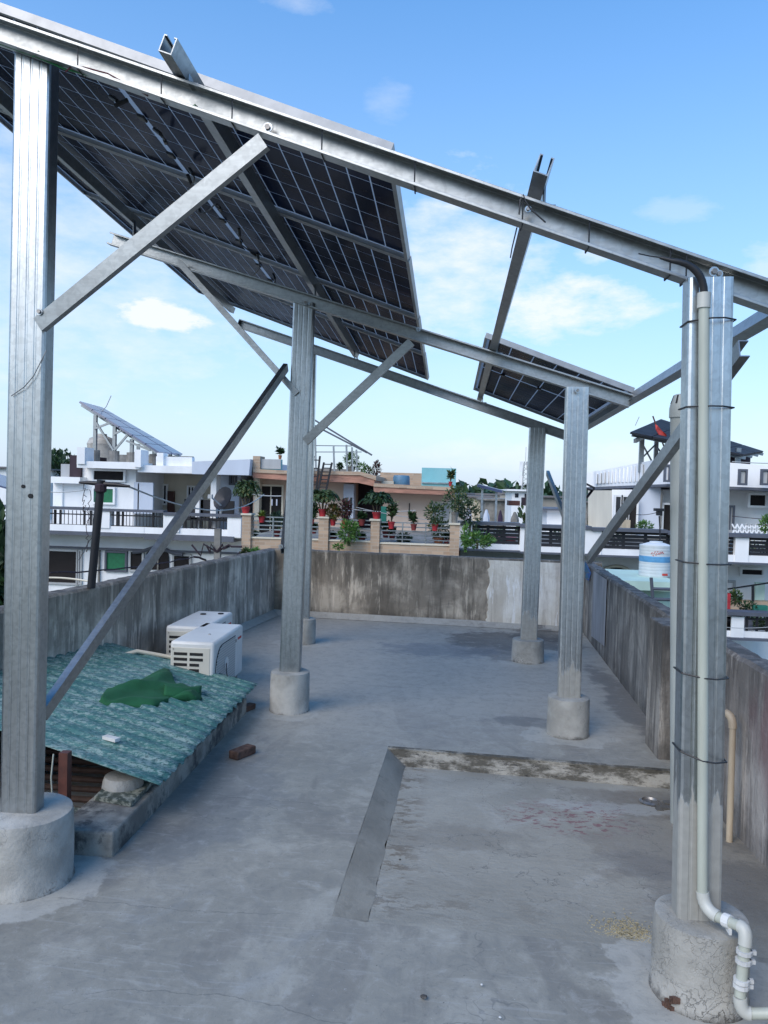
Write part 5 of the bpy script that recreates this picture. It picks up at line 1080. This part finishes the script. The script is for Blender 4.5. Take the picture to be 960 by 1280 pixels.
# --- long white balcony of the right hand house
RB = thing('white_house', 'white house at right with long black railed balcony and pierced parapet', 'house', at(850, 900, 17)); Yb = 16.0
segs = [(574, 590, 656, 685), (650, 668, 659, 690), (730, 752, 662, 695), (919, 936, 672, 703)]
for x0, x1, y0, y1 in segs: pb('balcony_pier', 'paint_white', x0, y0, x1, y1, Yb-.03, .3, RB)
hr = [(572, 650, 652.5, 656.5), (650, 740, 656.5, 660.5), (740, 835, 661, 665), (835, 1010, 667, 671.5)]
for x0, x1, y0, y1 in hr: pb('handrail', 'grey_trim', x0, y0, x1, y1, Yb-.09, .36, RB)
for x0, x1, y0, y1 in ((590, 650, 657, 680), (668, 730, 660, 684), (752, 835, 664, 687), (835, 919, 669, 693), (936, 1010, 672, 696)): rail(x0, y0, x1, y1, Yb+.08, RB, 3, 'black_iron', 5, w=.06)
for x0, x1, y0, y1 in ((572, 650, 680, 687), (650, 740, 684, 691), (740, 835, 687, 695), (835, 1010, 694, 703)): pb('parapet', 'paint_white', x0, y0, x1, y1, Yb-.01, .25, RB); pb('slab_edge', 'grey_trim', x0, y1, x1, y1+2.2, Yb-.1, 1, RB)
for x0, x1, y0, y1 in ((572, 700, 689, 900), (700, 1010, 697, 900)): pb('lower_storey', 'paint_grey' if x0 < 600 else 'paint_white', x0, y0, x1, y1, Yb+1.2, 8, RB)
pb('balcony_floor', 'stone_grey', 572, 687, 1010, 692, Yb+.2, 5, RB)
strip('arch_opening', 'interior_dark', [(750, 740)]+[(770-20*math.cos(math.pi*i/8), 722-13*math.sin(math.pi*i/8)) for i in range(9)]+[(790, 740)], Yb+1.16, .08, RB)
M().tube([at(770-21.5*math.cos(math.pi*i/10), 722-14.5*math.sin(math.pi*i/10), Yb+1.12) for i in range(11)], .035, 6).build('arch_moulding', 'paint_cream', RB)
win(927, 712, 952, 718, Yb+1.18, RB, 'paint_white', 'interior_dark', 0); win(907, 728, 915, 765, Yb+1.18, RB, 'paint_grey', 'paint_white', 0, 'door')
# lower balcony
for x0, x1 in ((905, 914), (934, 1010)): rail(x0, 771, x1, 790, 14.6, RB, 6, 'black_iron', 0, w=.04)
pb('handrail', 'grey_trim', 900, 766.5, 1010, 771, 14.5, .35, RB); pb('balcony_pier', 'paint_white', 914, 771, 930, 797, 14.57, .3, RB); pb('parapet', 'paint_white', 900, 790, 1010, 799, 14.6, .25, RB); pb('slab_edge', 'grey_trim', 900, 799, 1010, 802, 14.5, 2.5, RB); pb('floor', 'stone_grey', 895, 795, 1010, 798, 14.86, 2.3, RB)
pb('patterned_wall', 'stone_cladding', 914, 752, 1000, 768, 16.6, .2, RB); pb('gate', 'green_shutter' if 0 else 'paint_mint', 944, 728, 956, 752, 16.8, .06, RB)
M().bar(at(905, 737, 16.5), at(965, 728, 16.5), .03, .03).build('stair_rail', 'black_iron', RB); M().bar(at(941, 732, 16.5), at(941, 752, 16.5), .04, .04, (0, 1, 0)).build('stair_post', 'black_iron', RB)
# upper storey: the parapet recedes to the left from a corner near the middle
Yc = 19.0
def facet(name, mt, a, b, par, dep=.25):  # a, b: (px, ytop, ybot, Y)
    A0, A1 = at(a[0], a[1], a[3]), at(a[0], a[2], a[3]); B0, B1 = at(b[0], b[1], b[3]), at(b[0], b[2], b[3])
    n = (B1-A1).cross(V((0, 0, 1))).normalized()*-1; m = M(); f_ = [A1, B1, B0, A0]
    m.add(f_+[p+n*dep for p in f_], [(0, 1, 2, 3), (7, 6, 5, 4), (0, 4, 5, 1), (1, 5, 6, 2), (2, 6, 7, 3), (3, 7, 4, 0)]); return m.build(name, mt, par)
facet('roof_parapet', 'paint_white', (742, 590, 609, 25), (833, 572, 605.5, 20), RB); facet('roof_parapet', 'paint_white', (833, 572, 605.5, 20), (1010, 586, 613, 19), RB)
facet('roof_parapet', 'paint_white', (733, 592, 609, 25.3), (743, 589, 609, 25), RB, .4)
facet('slab_edge', 'grey_trim', (733, 609, 612.5, 24.8), (834, 605, 608, 19.8), RB, 3); facet('slab_edge', 'grey_trim', (834, 605, 608, 19.8), (1010, 612, 616, 18.8), RB, 4)
nb = 13
for i in range(nb):      # pierced panel of the receding parapet
    t_ = (i+.5)/nb; x = 745+t_*62; Yq = 24.8-t_*3.5; a = at(x, 592.5-t_*12.5, Yq); b = at(x, 605-t_*3.5, Yq)
    M().box(a.x-.045, a.y-.12, b.z+.02, a.x+.045, a.y+.1, a.z-.02).build('slot', 'paint_grey', RB); M().box(a.x-.075, a.y-.15, b.z, a.x-.05, a.y+.1, a.z).build('baluster', 'paint_white', RB)
for x in (925, 953): win(x, 589, x+6, 604, 19.05-.1, RB, 'grey_trim', 'paint_grey', 0, 'slot_window')
win(832, 583, 835, 600, 19.7, RB, 'grey_trim', 'paint_white', 0, 'slot_window')
facet('upper_wall', 'paint_white', (765, 612, 690, 21.5), (1010, 612, 690, 20.3), RB, 5); facet('side_wall', 'paint_cream', (735, 613, 690, 24), (765, 613, 690, 21.6), RB, 1); facet('upper_wall', 'paint_and_shade_blue', (796, 608, 690, 20.9), (826, 608, 690, 20.8), RB, .3)
for x0, y0, x1, y1, mt in ((769, 621, 775, 661, 'glass_dark'), (778, 621, 783, 661, 'glass_dark'), (786, 625, 795, 661, 'interior_dark'), (829, 631, 838, 664, 'interior_dark')): win(x0, y0, x1, y1, 20.75, RB, 'paint_white', mt, 0, 'doorway')
win(937, 619, 956, 632, 20.15, RB, 'paint_white', 'interior_dark', 0); win(909, 634, 915, 664, 20.15, RB, 'grey_trim', 'paint_grey', 1, 'door')
o = pb('wooden_crate', 'pvc_beige', 778, 650, 788, 661, 20.2, .4, RB); o.name = 'wooden_screen'
for x, y0, y1, Yq in ((900, 616, 668, 20.1), (962, 616, 668, 20.0), (826, 612, 660, 20.6)): pb('drain_pipe', 'stone_grey', x, y0, x+1.6, y1, Yq, .08, RB)
# lattice balcony screen
m = M()
for i in range(14):
    x = 915+i*6
    m.bar(at(x, 655, 19.2), at(x+7, 668, 19.2), .03, .03); m.bar(at(x+7, 655, 19.2), at(x, 668, 19.2), .03, .03)
m.build('lattice_screen', 'paint_white', RB); pb('wall_base', 'paint_grey', 912, 664, 1010, 672, 19.4, .1, RB)
# canopy of panels on its roof
CN = thing('solar_canopy', 'dark solar canopy on steel posts above the right hand white house', 'solar array', at(850, 600, 21))
ca, cb, cc, cdd = at(787, 540, 20), at(826, 523.5, 26), at(955, 564, 26), at(930, 568, 20)
for i in range(5):
    for j in range(2):
        L = lambda s, t: ca.lerp(cdd, s).lerp(cb.lerp(cc, s), t); s0, s1, t0, t1 = i/5+.004, (i+1)/5-.004, j/2+.006, (j+1)/2-.006
        quad([L(s0, t0), L(s1, t0), L(s1, t1), L(s0, t1)]).build('panel', 'panel_dark', CN)
for t_ in (.06, .35, .65, .94): M().bar(ca.lerp(cb, t_)-V((0, 0, .1)), cdd.lerp(cc, t_)-V((0, 0, .1)), .06, .08).build('purlin', 'galvanised_dark', CN)
M().bar(ca.lerp(cdd, .05)-V((0, 0, .2)), cb.lerp(cc, .05)-V((0, 0, .2)), .07, .1).build('purlin', 'galvanised_dark', CN); M().bar(ca.lerp(cdd, .55)-V((0, 0, .2)), cb.lerp(cc, .55)-V((0, 0, .2)), .07, .1).build('purlin', 'galvanised_dark', CN)
for x, y0, y1, Y in ((802.5, 546, 590, 21.5), (821, 538, 590, 24.5), (923, 560, 585, 21), (896, 556, 585, 24)): a = at(x, y0, Y); b = at(x, y1, Y); M().box(a.x-.06, Y-.05, b.z, a.x+.06, Y+.05, a.z).build('post', 'galvanised_dark', CN)
for p0, p1 in (((803, 555), (815, 577)), ((804, 571), (820, 555)), ((822, 560), (838, 580))): M().bar(at(*p0, 22), at(*p1, 22), .04, .04).build('brace', 'galvanised_dark', CN)
fg = thing('flag', 'faded red flag on a slanting pole under the solar canopy', 'flag', at(834, 575, 21)); M().tube([at(816, 520, 21), at(836, 575, 21)], .02, 6).build('pole', 'brown_steel', fg)
m = M(); A = [at(819, 530, 20.95), at(822, 532, 20.9), at(827, 538, 20.95), at(833, 543, 20.85), at(834, 547, 20.95), at(829, 552, 20.9), at(824, 545, 20.95), at(820, 537, 20.9)]
m.add(A+[p+V((0, .03, 0)) for p in A], [tuple(range(8)), tuple(range(15, 7, -1))]+[(i, i+8, (i+1) % 8+8, (i+1) % 8) for i in range(8)]).build('cloth', 'flag_red', fg)
o = M().tube([at(794, 532, 23), at(799, 521, 23)], .012, 5).build('antenna_rod', 'paint_grey', org=at(794, 532, 23)); tag(o, 'thin pale rod at the left tip of the solar canopy', 'antenna')
o = M().lathe(at(916, 588, 23), [(.45, 0), (.45, .45), (.3, .6), (.02, .62)], 16).build('water_tank', 'plum_dark', smooth=True, org=at(916, 588, 23)); tag(o, 'black water tank under the right end of the solar canopy', 'water tank')
lp = thing('wall_lamp', 'black lamp head on a thin curved pole above the white tank', 'lamp', at(825, 680, 13)); M().tube([at(825, 680, 13), at(825, 660, 13), at(824, 645, 13)], .012, 6).build('pole', 'black_iron', lp); pb('lamp_head', 'black_iron', 819.5, 635.5, 830, 639, 12.95, .14, lp); pb('lamp_shade', 'black_iron', 822, 639, 828, 644.5, 12.97, .1, lp)
bk = thing('wall_bracket', 'black iron bracket fixed at the left end of the right house', 'bracket', at(738, 618, 21)); 
for p0, p1 in (((733, 605), (743, 610)), ((743, 610), (733, 623)), ((733, 611), (740, 613)), ((740, 613), (732, 622))): M().bar(at(*p0, 20.9), at(*p1, 20.9), .05, .05).build('bar', 'black_iron', bk)
cable(at(795, 643, 18), at(820, 641, 13), .02, .006, 'plum_dark', 'thin wire running from the grey wall to the lamp'); cable(at(915, 645, 18), at(990, 650, 17), .02, .008, 'plum_dark', 'thin wire in front of the right house wall'); cable(at(915, 577, 18), at(1000, 579, 18), .02, .01, 'paint_grey', 'wire above the right house parapet')
cable(at(905, 784, 14), at(1000, 778, 14), .05, .006, 'paint_grey', 'thin wire before the lower balcony')
# balcony greenery and things
for x, y, rx, ry, Y, lf, lb in ((624, 671, 8, 8, 16.8, 'leaf_dark', 'dark plant behind the balcony rails left of the back post'), (700, 668, 12, 9, 16.8, 'leaf_dark', 'dark shrub behind the rails between the two right posts'), (768, 672, 9, 9, 16.8, 'leaf_dark', 'dark leaves behind the rails under the dark brace'), (806, 658, 9, 6, 17.6, 'leaf_bright', 'pale green plant tops just above the balcony rail'), (950, 688, 16, 9, 16.8, 'leaf', 'green shrub behind the balcony rails at right edge'), (957, 655, 6, 10, 17, 'leaf_bright', 'light green branch at the right edge of the balcony'), (919, 747, 7, 8, 15.5, 'leaf', 'palm like tuft above the lower balcony'), (936, 762, 10, 9, 15.6, 'leaf_dark', 'dark leaves over the lower balcony rail'), (952, 780, 10, 7, 15.2, 'leaf', 'shrub inside the lower balcony rails')): freebush(x, y, rx, ry, Y, lf, lb, 160)
for x, y, lb in ((618, 683, 'dark red pot behind the balcony rails, left of two'), (637, 684, 'dark red pot behind the balcony rails, right of two')):
    b = at(x, y, 16.9); o = M().lathe(b, [(.10, 0), (.14, .2), (.15, .22), (.12, .22), (.02, .21)], 12).build('flower_pot', 'pot_red', smooth=True, org=b); tag(o, lb, 'pot')
o = pb('red_cloth', 'pot_red', 906, 742, 913, 768, 15.2, .1, None, org=at(910, 768, 15.2)); tag(o, 'red cloth hanging over the lower balcony rail by the post', 'cloth')
o = pb('teal_cloth', 'cloth_teal', 942, 757, 960, 764, 15.5, .1, None, org=at(950, 764, 15.5)); tag(o, 'teal cloth lying behind the lower balcony rail', 'cloth')
# covered figures of laundry on the balcony rail
def drape(x, yt, yb2, w, Y, mt, label):
    b = at(x, yb2, Y); s = Y/FP; h = (yb2-yt)*s; r_ = w*s/2; m = M(); n = 12; vs = []; fs = []; pr = [(1.0, 0), (.95, .35), (.8, .6), (.5, .8), (.42, .9), (.22, 1)]
    for rr_, z in pr:
        for k in range(n): t = 2*math.pi*k/n; q = rr_*r_*(1+.18*math.sin(k*2.6+z*3)); vs.append(b+V((math.cos(t)*q, math.sin(t)*q*.6, z*h)))
    fs = [(i*n+k, i*n+(k+1) % n, (i+1)*n+(k+1) % n, (i+1)*n+k) for i in range(len(pr)-1) for k in range(n)]+[tuple((len(pr)-1)*n+k for k in range(n))]
    o = m.add(vs, fs).build('draped_cloth', mt, smooth=True, org=b); tag(o, label, 'cloth')
drape(585, 632, 653, 8, 17.5, 'cloth_pale', 'pale grey draped bundle behind the white end pier'); drape(607.5, 637, 654, 8, 17.3, 'paint_and_shade_blue', 'bluish white draped bundle on the balcony behind the rail'); drape(625, 638, 655, 6, 17.3, 'cloth_dark', 'dark purple draped bundle behind the rail'); drape(643, 640, 656, 10, 17.4, 'stone_grey', 'dark grey heap behind the rail beside the back post')
# --- tank on its mint slab
MH = thing('mint_annex', 'pale mint flat roofed annex behind the right parapet', 'building', at(815, 760, 12.0)); Ym = 11.2
zt_ = at(815, 727, Ym).z-.13
M().box(at(770, 720, Ym).x, Ym, zt_, at(850, 720, Ym).x, Ym+1.7, zt_+.13).build('roof_slab', 'paint_mint', MH)
M().box(at(808, 740, Ym).x, Ym+.35, -7.2, at(849, 740, Ym).x, Ym+1.6, zt_).build('wall', 'paint_mint', MH)
M().box(at(795, 740, Ym).x, Ym+.6, zt_-.35, at(808, 740, Ym).x, Ym+1.5, zt_).build('beam', 'paint_mint', MH)
hr_ = thing('pipe_railing', 'dark pipe rail standing before the mint wall', 'railing', at(815, 760, 10.4))
for a, b in (((814, 722), (816, 749)), ((816, 749), (850, 750)), ((815, 736), (850, 737))): M().tube([at(*a, 10.4), at(*b, 10.4)], .022, 8).build('pipe', 'grey_trim', hr_, True)
tb = at(818.5, 719, Ym+.8); tb.z = zt_+.13; s = (Ym+.8)/FP; rT = 19*s; hT = 43*s
wt = thing('water_tank', 'white ribbed water tank with blue stripe on the mint slab', 'water tank', tb)
pr = []; nR = 9
for i in range(nR+1):
    z = i/nR*.80*hT; pr += [(rT*(.96), z), (rT*1.0, z+.015), (rT*1.0, z+.05)]
pr += [(rT*.97, hT*.84), (rT*.86, hT*.90), (rT*.5, hT*.95), (rT*.4, hT*.955), (rT*.4, hT*.99), (.02, hT)]
M().lathe(tb, pr, 32).build('body', 'tank_white', wt, True)
M().lathe(tb+V((0, 0, hT*.42)), [(rT*1.004, 0), (rT*1.012, .01), (rT*1.012, .05), (rT*1.004, .06)], 32).build('stripe', 'tank_stripe', wt, True); M().lathe(tb+V((0, 0, hT*.51)), [(rT*1.004, 0), (rT*1.012, .01), (rT*1.012, .03), (rT*1.004, .04)], 32).build('stripe', 'tank_stripe', wt, True)
m = M()
for i in range(15):      # the slanting red brush lettering, too small to read
    a = R(262-22+i*2.9); z = hT*.655+.018*math.sin(i*2.1)+.002*i; p = tb+V((math.cos(a)*rT*1.016, math.sin(a)*rT*1.016, z)); q = tb+V((math.cos(a+R(3.2))*rT*1.016, math.sin(a+R(3.2))*rT*1.016, z+.02*math.cos(i*1.7))); m.bar(p, q, .006, .008)
m.build('lettering', 'flag_red', wt); m = M()
for i in range(6): a = R(285+i*3); p = tb+V((math.cos(a)*rT*1.016, math.sin(a)*rT*1.016, hT*.06)); m.box(p.x-.015, p.y-.006, p.z, p.x+.01, p.y+.006, p.z+.03)
m.build('lettering', 'flag_red', wt)
o = slab([(1.72, 9.2, .55), (1.95, 9.25, .55), (1.95, 9.6, .52), (1.70, 9.6, .52)], .03)
o = M(); c = at(733, 707, 9.2); o.add([at(728, 698, 9.3), at(733, 704, 9.2), at(739, 716, 9.1), at(736, 726, 9.15), at(729, 722, 9.3), at(726, 706, 9.35)]+[x+V((0, .03, 0)) for x in (at(728, 698, 9.3), at(733, 704, 9.2), at(739, 716, 9.1), at(736, 726, 9.15), at(729, 722, 9.3), at(726, 706, 9.35))], [tuple(range(6)), tuple(range(11, 5, -1))]+[(i, i+6, (i+1) % 6+6, (i+1) % 6) for i in range(6)])
o = o.build('blue_cloth', 'cloth_blue', org=c); tag(o, 'small blue cloth hanging over the corner of the far parapet', 'cloth')

# --- far town
random.seed(11)
def far_house(x0, x1, y0, Y, mt, label, roof='town_roof', dep=8, nwin=0):
    t = thing('town_house', label, 'house', at((x0+x1)/2, 700, Y), 'low houses beyond the terraces')
    a = at(x0, y0, Y); b = at(x1, y0, Y); z = (a.z+b.z)/2; M().box(a.x, Y, -7.2, b.x, Y+dep, z).build('wall', mt, t); M().box(a.x-.3, Y-.3, z, b.x+.3, Y+dep+.3, z+Y*.0022).build('roof', roof, t)
    for i in range(nwin): x = a.x+(b.x-a.x)*(i+.5)/nwin; w = Y*.0022; M().box(x-w, Y-.04, z-Y*.008, x+w, Y+.02, z-Y*.003).build('window', 'glass_dark', t)
far_house(582, 612, 622, 55, 'paint_cream', 'cream flat house with dark roof right of the peach house'); far_house(606, 650, 626, 48, 'stone_grey', 'grey barrel roofed shed left of the back post', 'stone_grey'); far_house(640, 664, 614, 42, 'paint_white', 'small white block with dark window beside the back post', 'paint_white', 5, 2)
far_house(560, 590, 618, 80, 'town_wall', 'distant blue grey roof behind the teal wall', 'grey_trim'); far_house(676, 700, 622, 50, 'town_wall', 'distant beige house between the two back posts'); far_house(700, 735, 628, 60, 'stone_grey', 'distant grey house beside the right row'); far_house(684, 706, 638, 24, 'paint_white', 'pale patterned wall seen between the two right posts', 'grey_trim', 3)
far_house(-40, 22, 585, 40, 'paint_white', 'white house at the far left edge behind the post'); far_house(-120, -40, 600, 50, 'paint_cream', 'cream house out at far left', 'town_roof')
far_house(655, 690, 604+18, 90, 'paint_peach', 'far peach house beyond the white block'); far_house(596, 625, 619, 110, 'town_wall', 'distant long roof at the horizon'); far_house(625, 660, 618, 130, 'town_wall', 'farthest pale roof at the horizon near the tower')
for x0, x1, y0, Y, mt, lb in ((-420, -260, 600, 34, 'paint_cream', 'cream house out to the left past the frame'), (-700, -480, 612, 48, 'paint_white', 'white house far out to the left'), (-240, -150, 606, 70, 'town_wall', 'beige house between the left hand houses'), (1100, 1400, 600, 40, 'paint_peach', 'peach house out to the right past the frame'), (1450, 1800, 612, 60, 'paint_white', 'white house far out to the right')): far_house(x0, x1, y0, Y, mt, lb, 'town_roof', 12, 4)
o = quad([at(-40, 582, 24), at(12, 596, 24), at(12, 610, 21), at(-40, 596, 21)]).build('solar_panel_row', 'panel_far', org=at(-10, 600, 22)); tag(o, 'blue panel row at the left edge behind the front post', 'solar panels')
o = pb('red_awning', 'brown_steel', 636, 626, 650, 632, 30, 1, None, org=at(643, 632, 30)); tag(o, 'rusty red awning left of the back post', 'awning'); o = pb('water_tank', 'plum_dark', 653, 622, 661, 632, 30, .5, None, org=at(657, 632, 30)); tag(o, 'square black tank beside the rusty red awning', 'water tank')
def farstand(x0, y0, x1, y1, Y, label):
    t = thing('panel_stand', label, 'steel frame', at((x0+x1)/2, 640, Y)); quad([at(x0, y0, Y), at(x1, y1, Y), at(x1+2, y1, Y+3), at(x0+2, y0, Y+3)], .1).build('panel', 'panel_far', t)
    for q in (.22, .8): p = at(x0, y0, Y).lerp(at(x1, y1, Y), q); M().box(p.x-.04, Y+.5, p.z-1.6, p.x+.04, Y+.58, p.z).build('post', 'steel_rail', t)
farstand(597, 605, 628, 613, 28, 'thin tilted panel on two posts above the distant roofs')
tw = thing('lattice_tower', 'pale lattice telecom tower on the horizon left of the back post', 'tower', at(657, 640, 160)); b = at(657, 640, 160); tp = at(657, 577, 160); s = 1.3
for sx_ in (-1, 1):
    for sy in (-1, 1): M().bar(b+V((sx_*s, sy*s, 0)), tp+V((sx_*.25, sy*.25, 0)), .16, .16).build('leg', 'paint_grey', tw)
m = M()
for i in range(10):
    t_ = i/10; u_ = (i+1)/10; w0 = s*(1-t_)+.25*t_; w1 = s*(1-u_)+.25*u_; p = b.lerp(tp, t_); q = b.lerp(tp, u_); m.bar(p+V((-w0, -w0, 0)), q+V((w1, -w1, 0)), .1, .1).bar(p+V((w0, -w0, 0)), q+V((-w1, -w1, 0)), .1, .1)
m.build('lattice', 'paint_grey', tw); 
for zz, dx in ((.62, -1), (.85, .9), (.9, -.9)): p = b.lerp(tp, zz); M().box(p.x+dx-.3, p.y-.4, p.z-1, p.x+dx+.3, p.y, p.z+1).build('antenna_panel', 'paint_white', tw)
M().bar(tp, tp+V((0, 0, 3)), .1, .1, (0, 1, 0)).build('mast_tip', 'paint_grey', tw)
# trees
def tree(x, ytop, Y, wpx, label, lf='leaf_dark', hfrac=.7, n=900, grp='trees of the town'):
    b = at(x, 700, Y); s = Y/FP; top = at(x, ytop, Y); H_ = top.z+7.2; base = V((b.x, Y, -7.2)); t = thing('tree', label, 'tree', base, grp); W_ = wpx*s/2
    M().tube([base, base+V((0, 0, H_*.5)), base+V((.1*W_, 0, H_*.8))], [H_*.03, H_*.022, H_*.01], 7).build('trunk', 'stem', t); lm = M()
    for k in range(5): a = k*1.3; lm.tube([base+V((0, 0, H_*(.4+.06*k))), base+V((math.cos(a)*W_*.6, math.sin(a)*W_*.6, H_*(.62+.05*k)))], [H_*.012, H_*.004], 5)
    lm.build('limb', 'stem', t); m = M(); CH = max(2.2, H_*hfrac*.5); l = max(.35, W_*.10)
    for k in range(14):
        a = random.uniform(0, 6.28); r_ = random.random()**.5; c = base+V((math.cos(a)*r_*W_*.75, math.sin(a)*r_*W_*.75, H_-CH*(.28+1.1*random.random()*(1)-.0)))
        bush(m, c, W_*.38, CH*.33, n//14, l, l*.6, .2)
    m.build('crown', lf, t)
tree(82, 556, 45, 60, 'dark green tree behind the white house at left', n=5000); tree(70, 562, 52, 50, 'second dark tree just left of the roof block', n=4000); tree(-14, 640, 11, 40, 'dark garden tree below the left parapet behind the front post', 'leaf_dark', .5)
for i, (x, y, Y, w, lb, lf) in enumerate(((600, 641, 30, 26, 'round garden tree behind the draped bundles', 'leaf_dark'), (575, 613, 95, 20, 'far tree behind the teal wall', 'leaf_dark'), (612, 612, 140, 40, 'far tree clump above the shed roof', 'leaf_dark'), (633, 614, 150, 36, 'far tree clump left of the tower', 'leaf_dark'), (655, 632, 36, 20, 'garden tree by the rusty awning', 'leaf'), (690, 625, 70, 24, 'tree between the two back posts', 'leaf'), (697, 632, 38, 18, 'small bright tree between the posts', 'leaf_bright'), (712, 617, 130, 40, 'far tree clump beside the right row', 'leaf_dark'))): tree(x, y, Y, w, lb, lf, .5, 420)
m = M(); random.seed(3)
for i in range(2600):
    a = random.uniform(-1.2, 1.2); d = random.uniform(180, 420); c = V((math.sin(a)*d, math.cos(a)*d, random.uniform(-7, 1.2+1.5*noise.noise(V((a*9, 0, 0)))))); l = d*.016
    for k in range(5): m.leaf(c+V((random.uniform(-1, 1), random.uniform(-1, 1), random.uniform(-.3, .6)))*l, (random.uniform(-1, 1), random.uniform(-1, 1), random.uniform(0, 1)), l, l*.7)
o = m.build('far_woods', 'leaf_dark', kind='stuff'); tag(o, 'belt of far off trees along the horizon', 'woods'); del o['category']
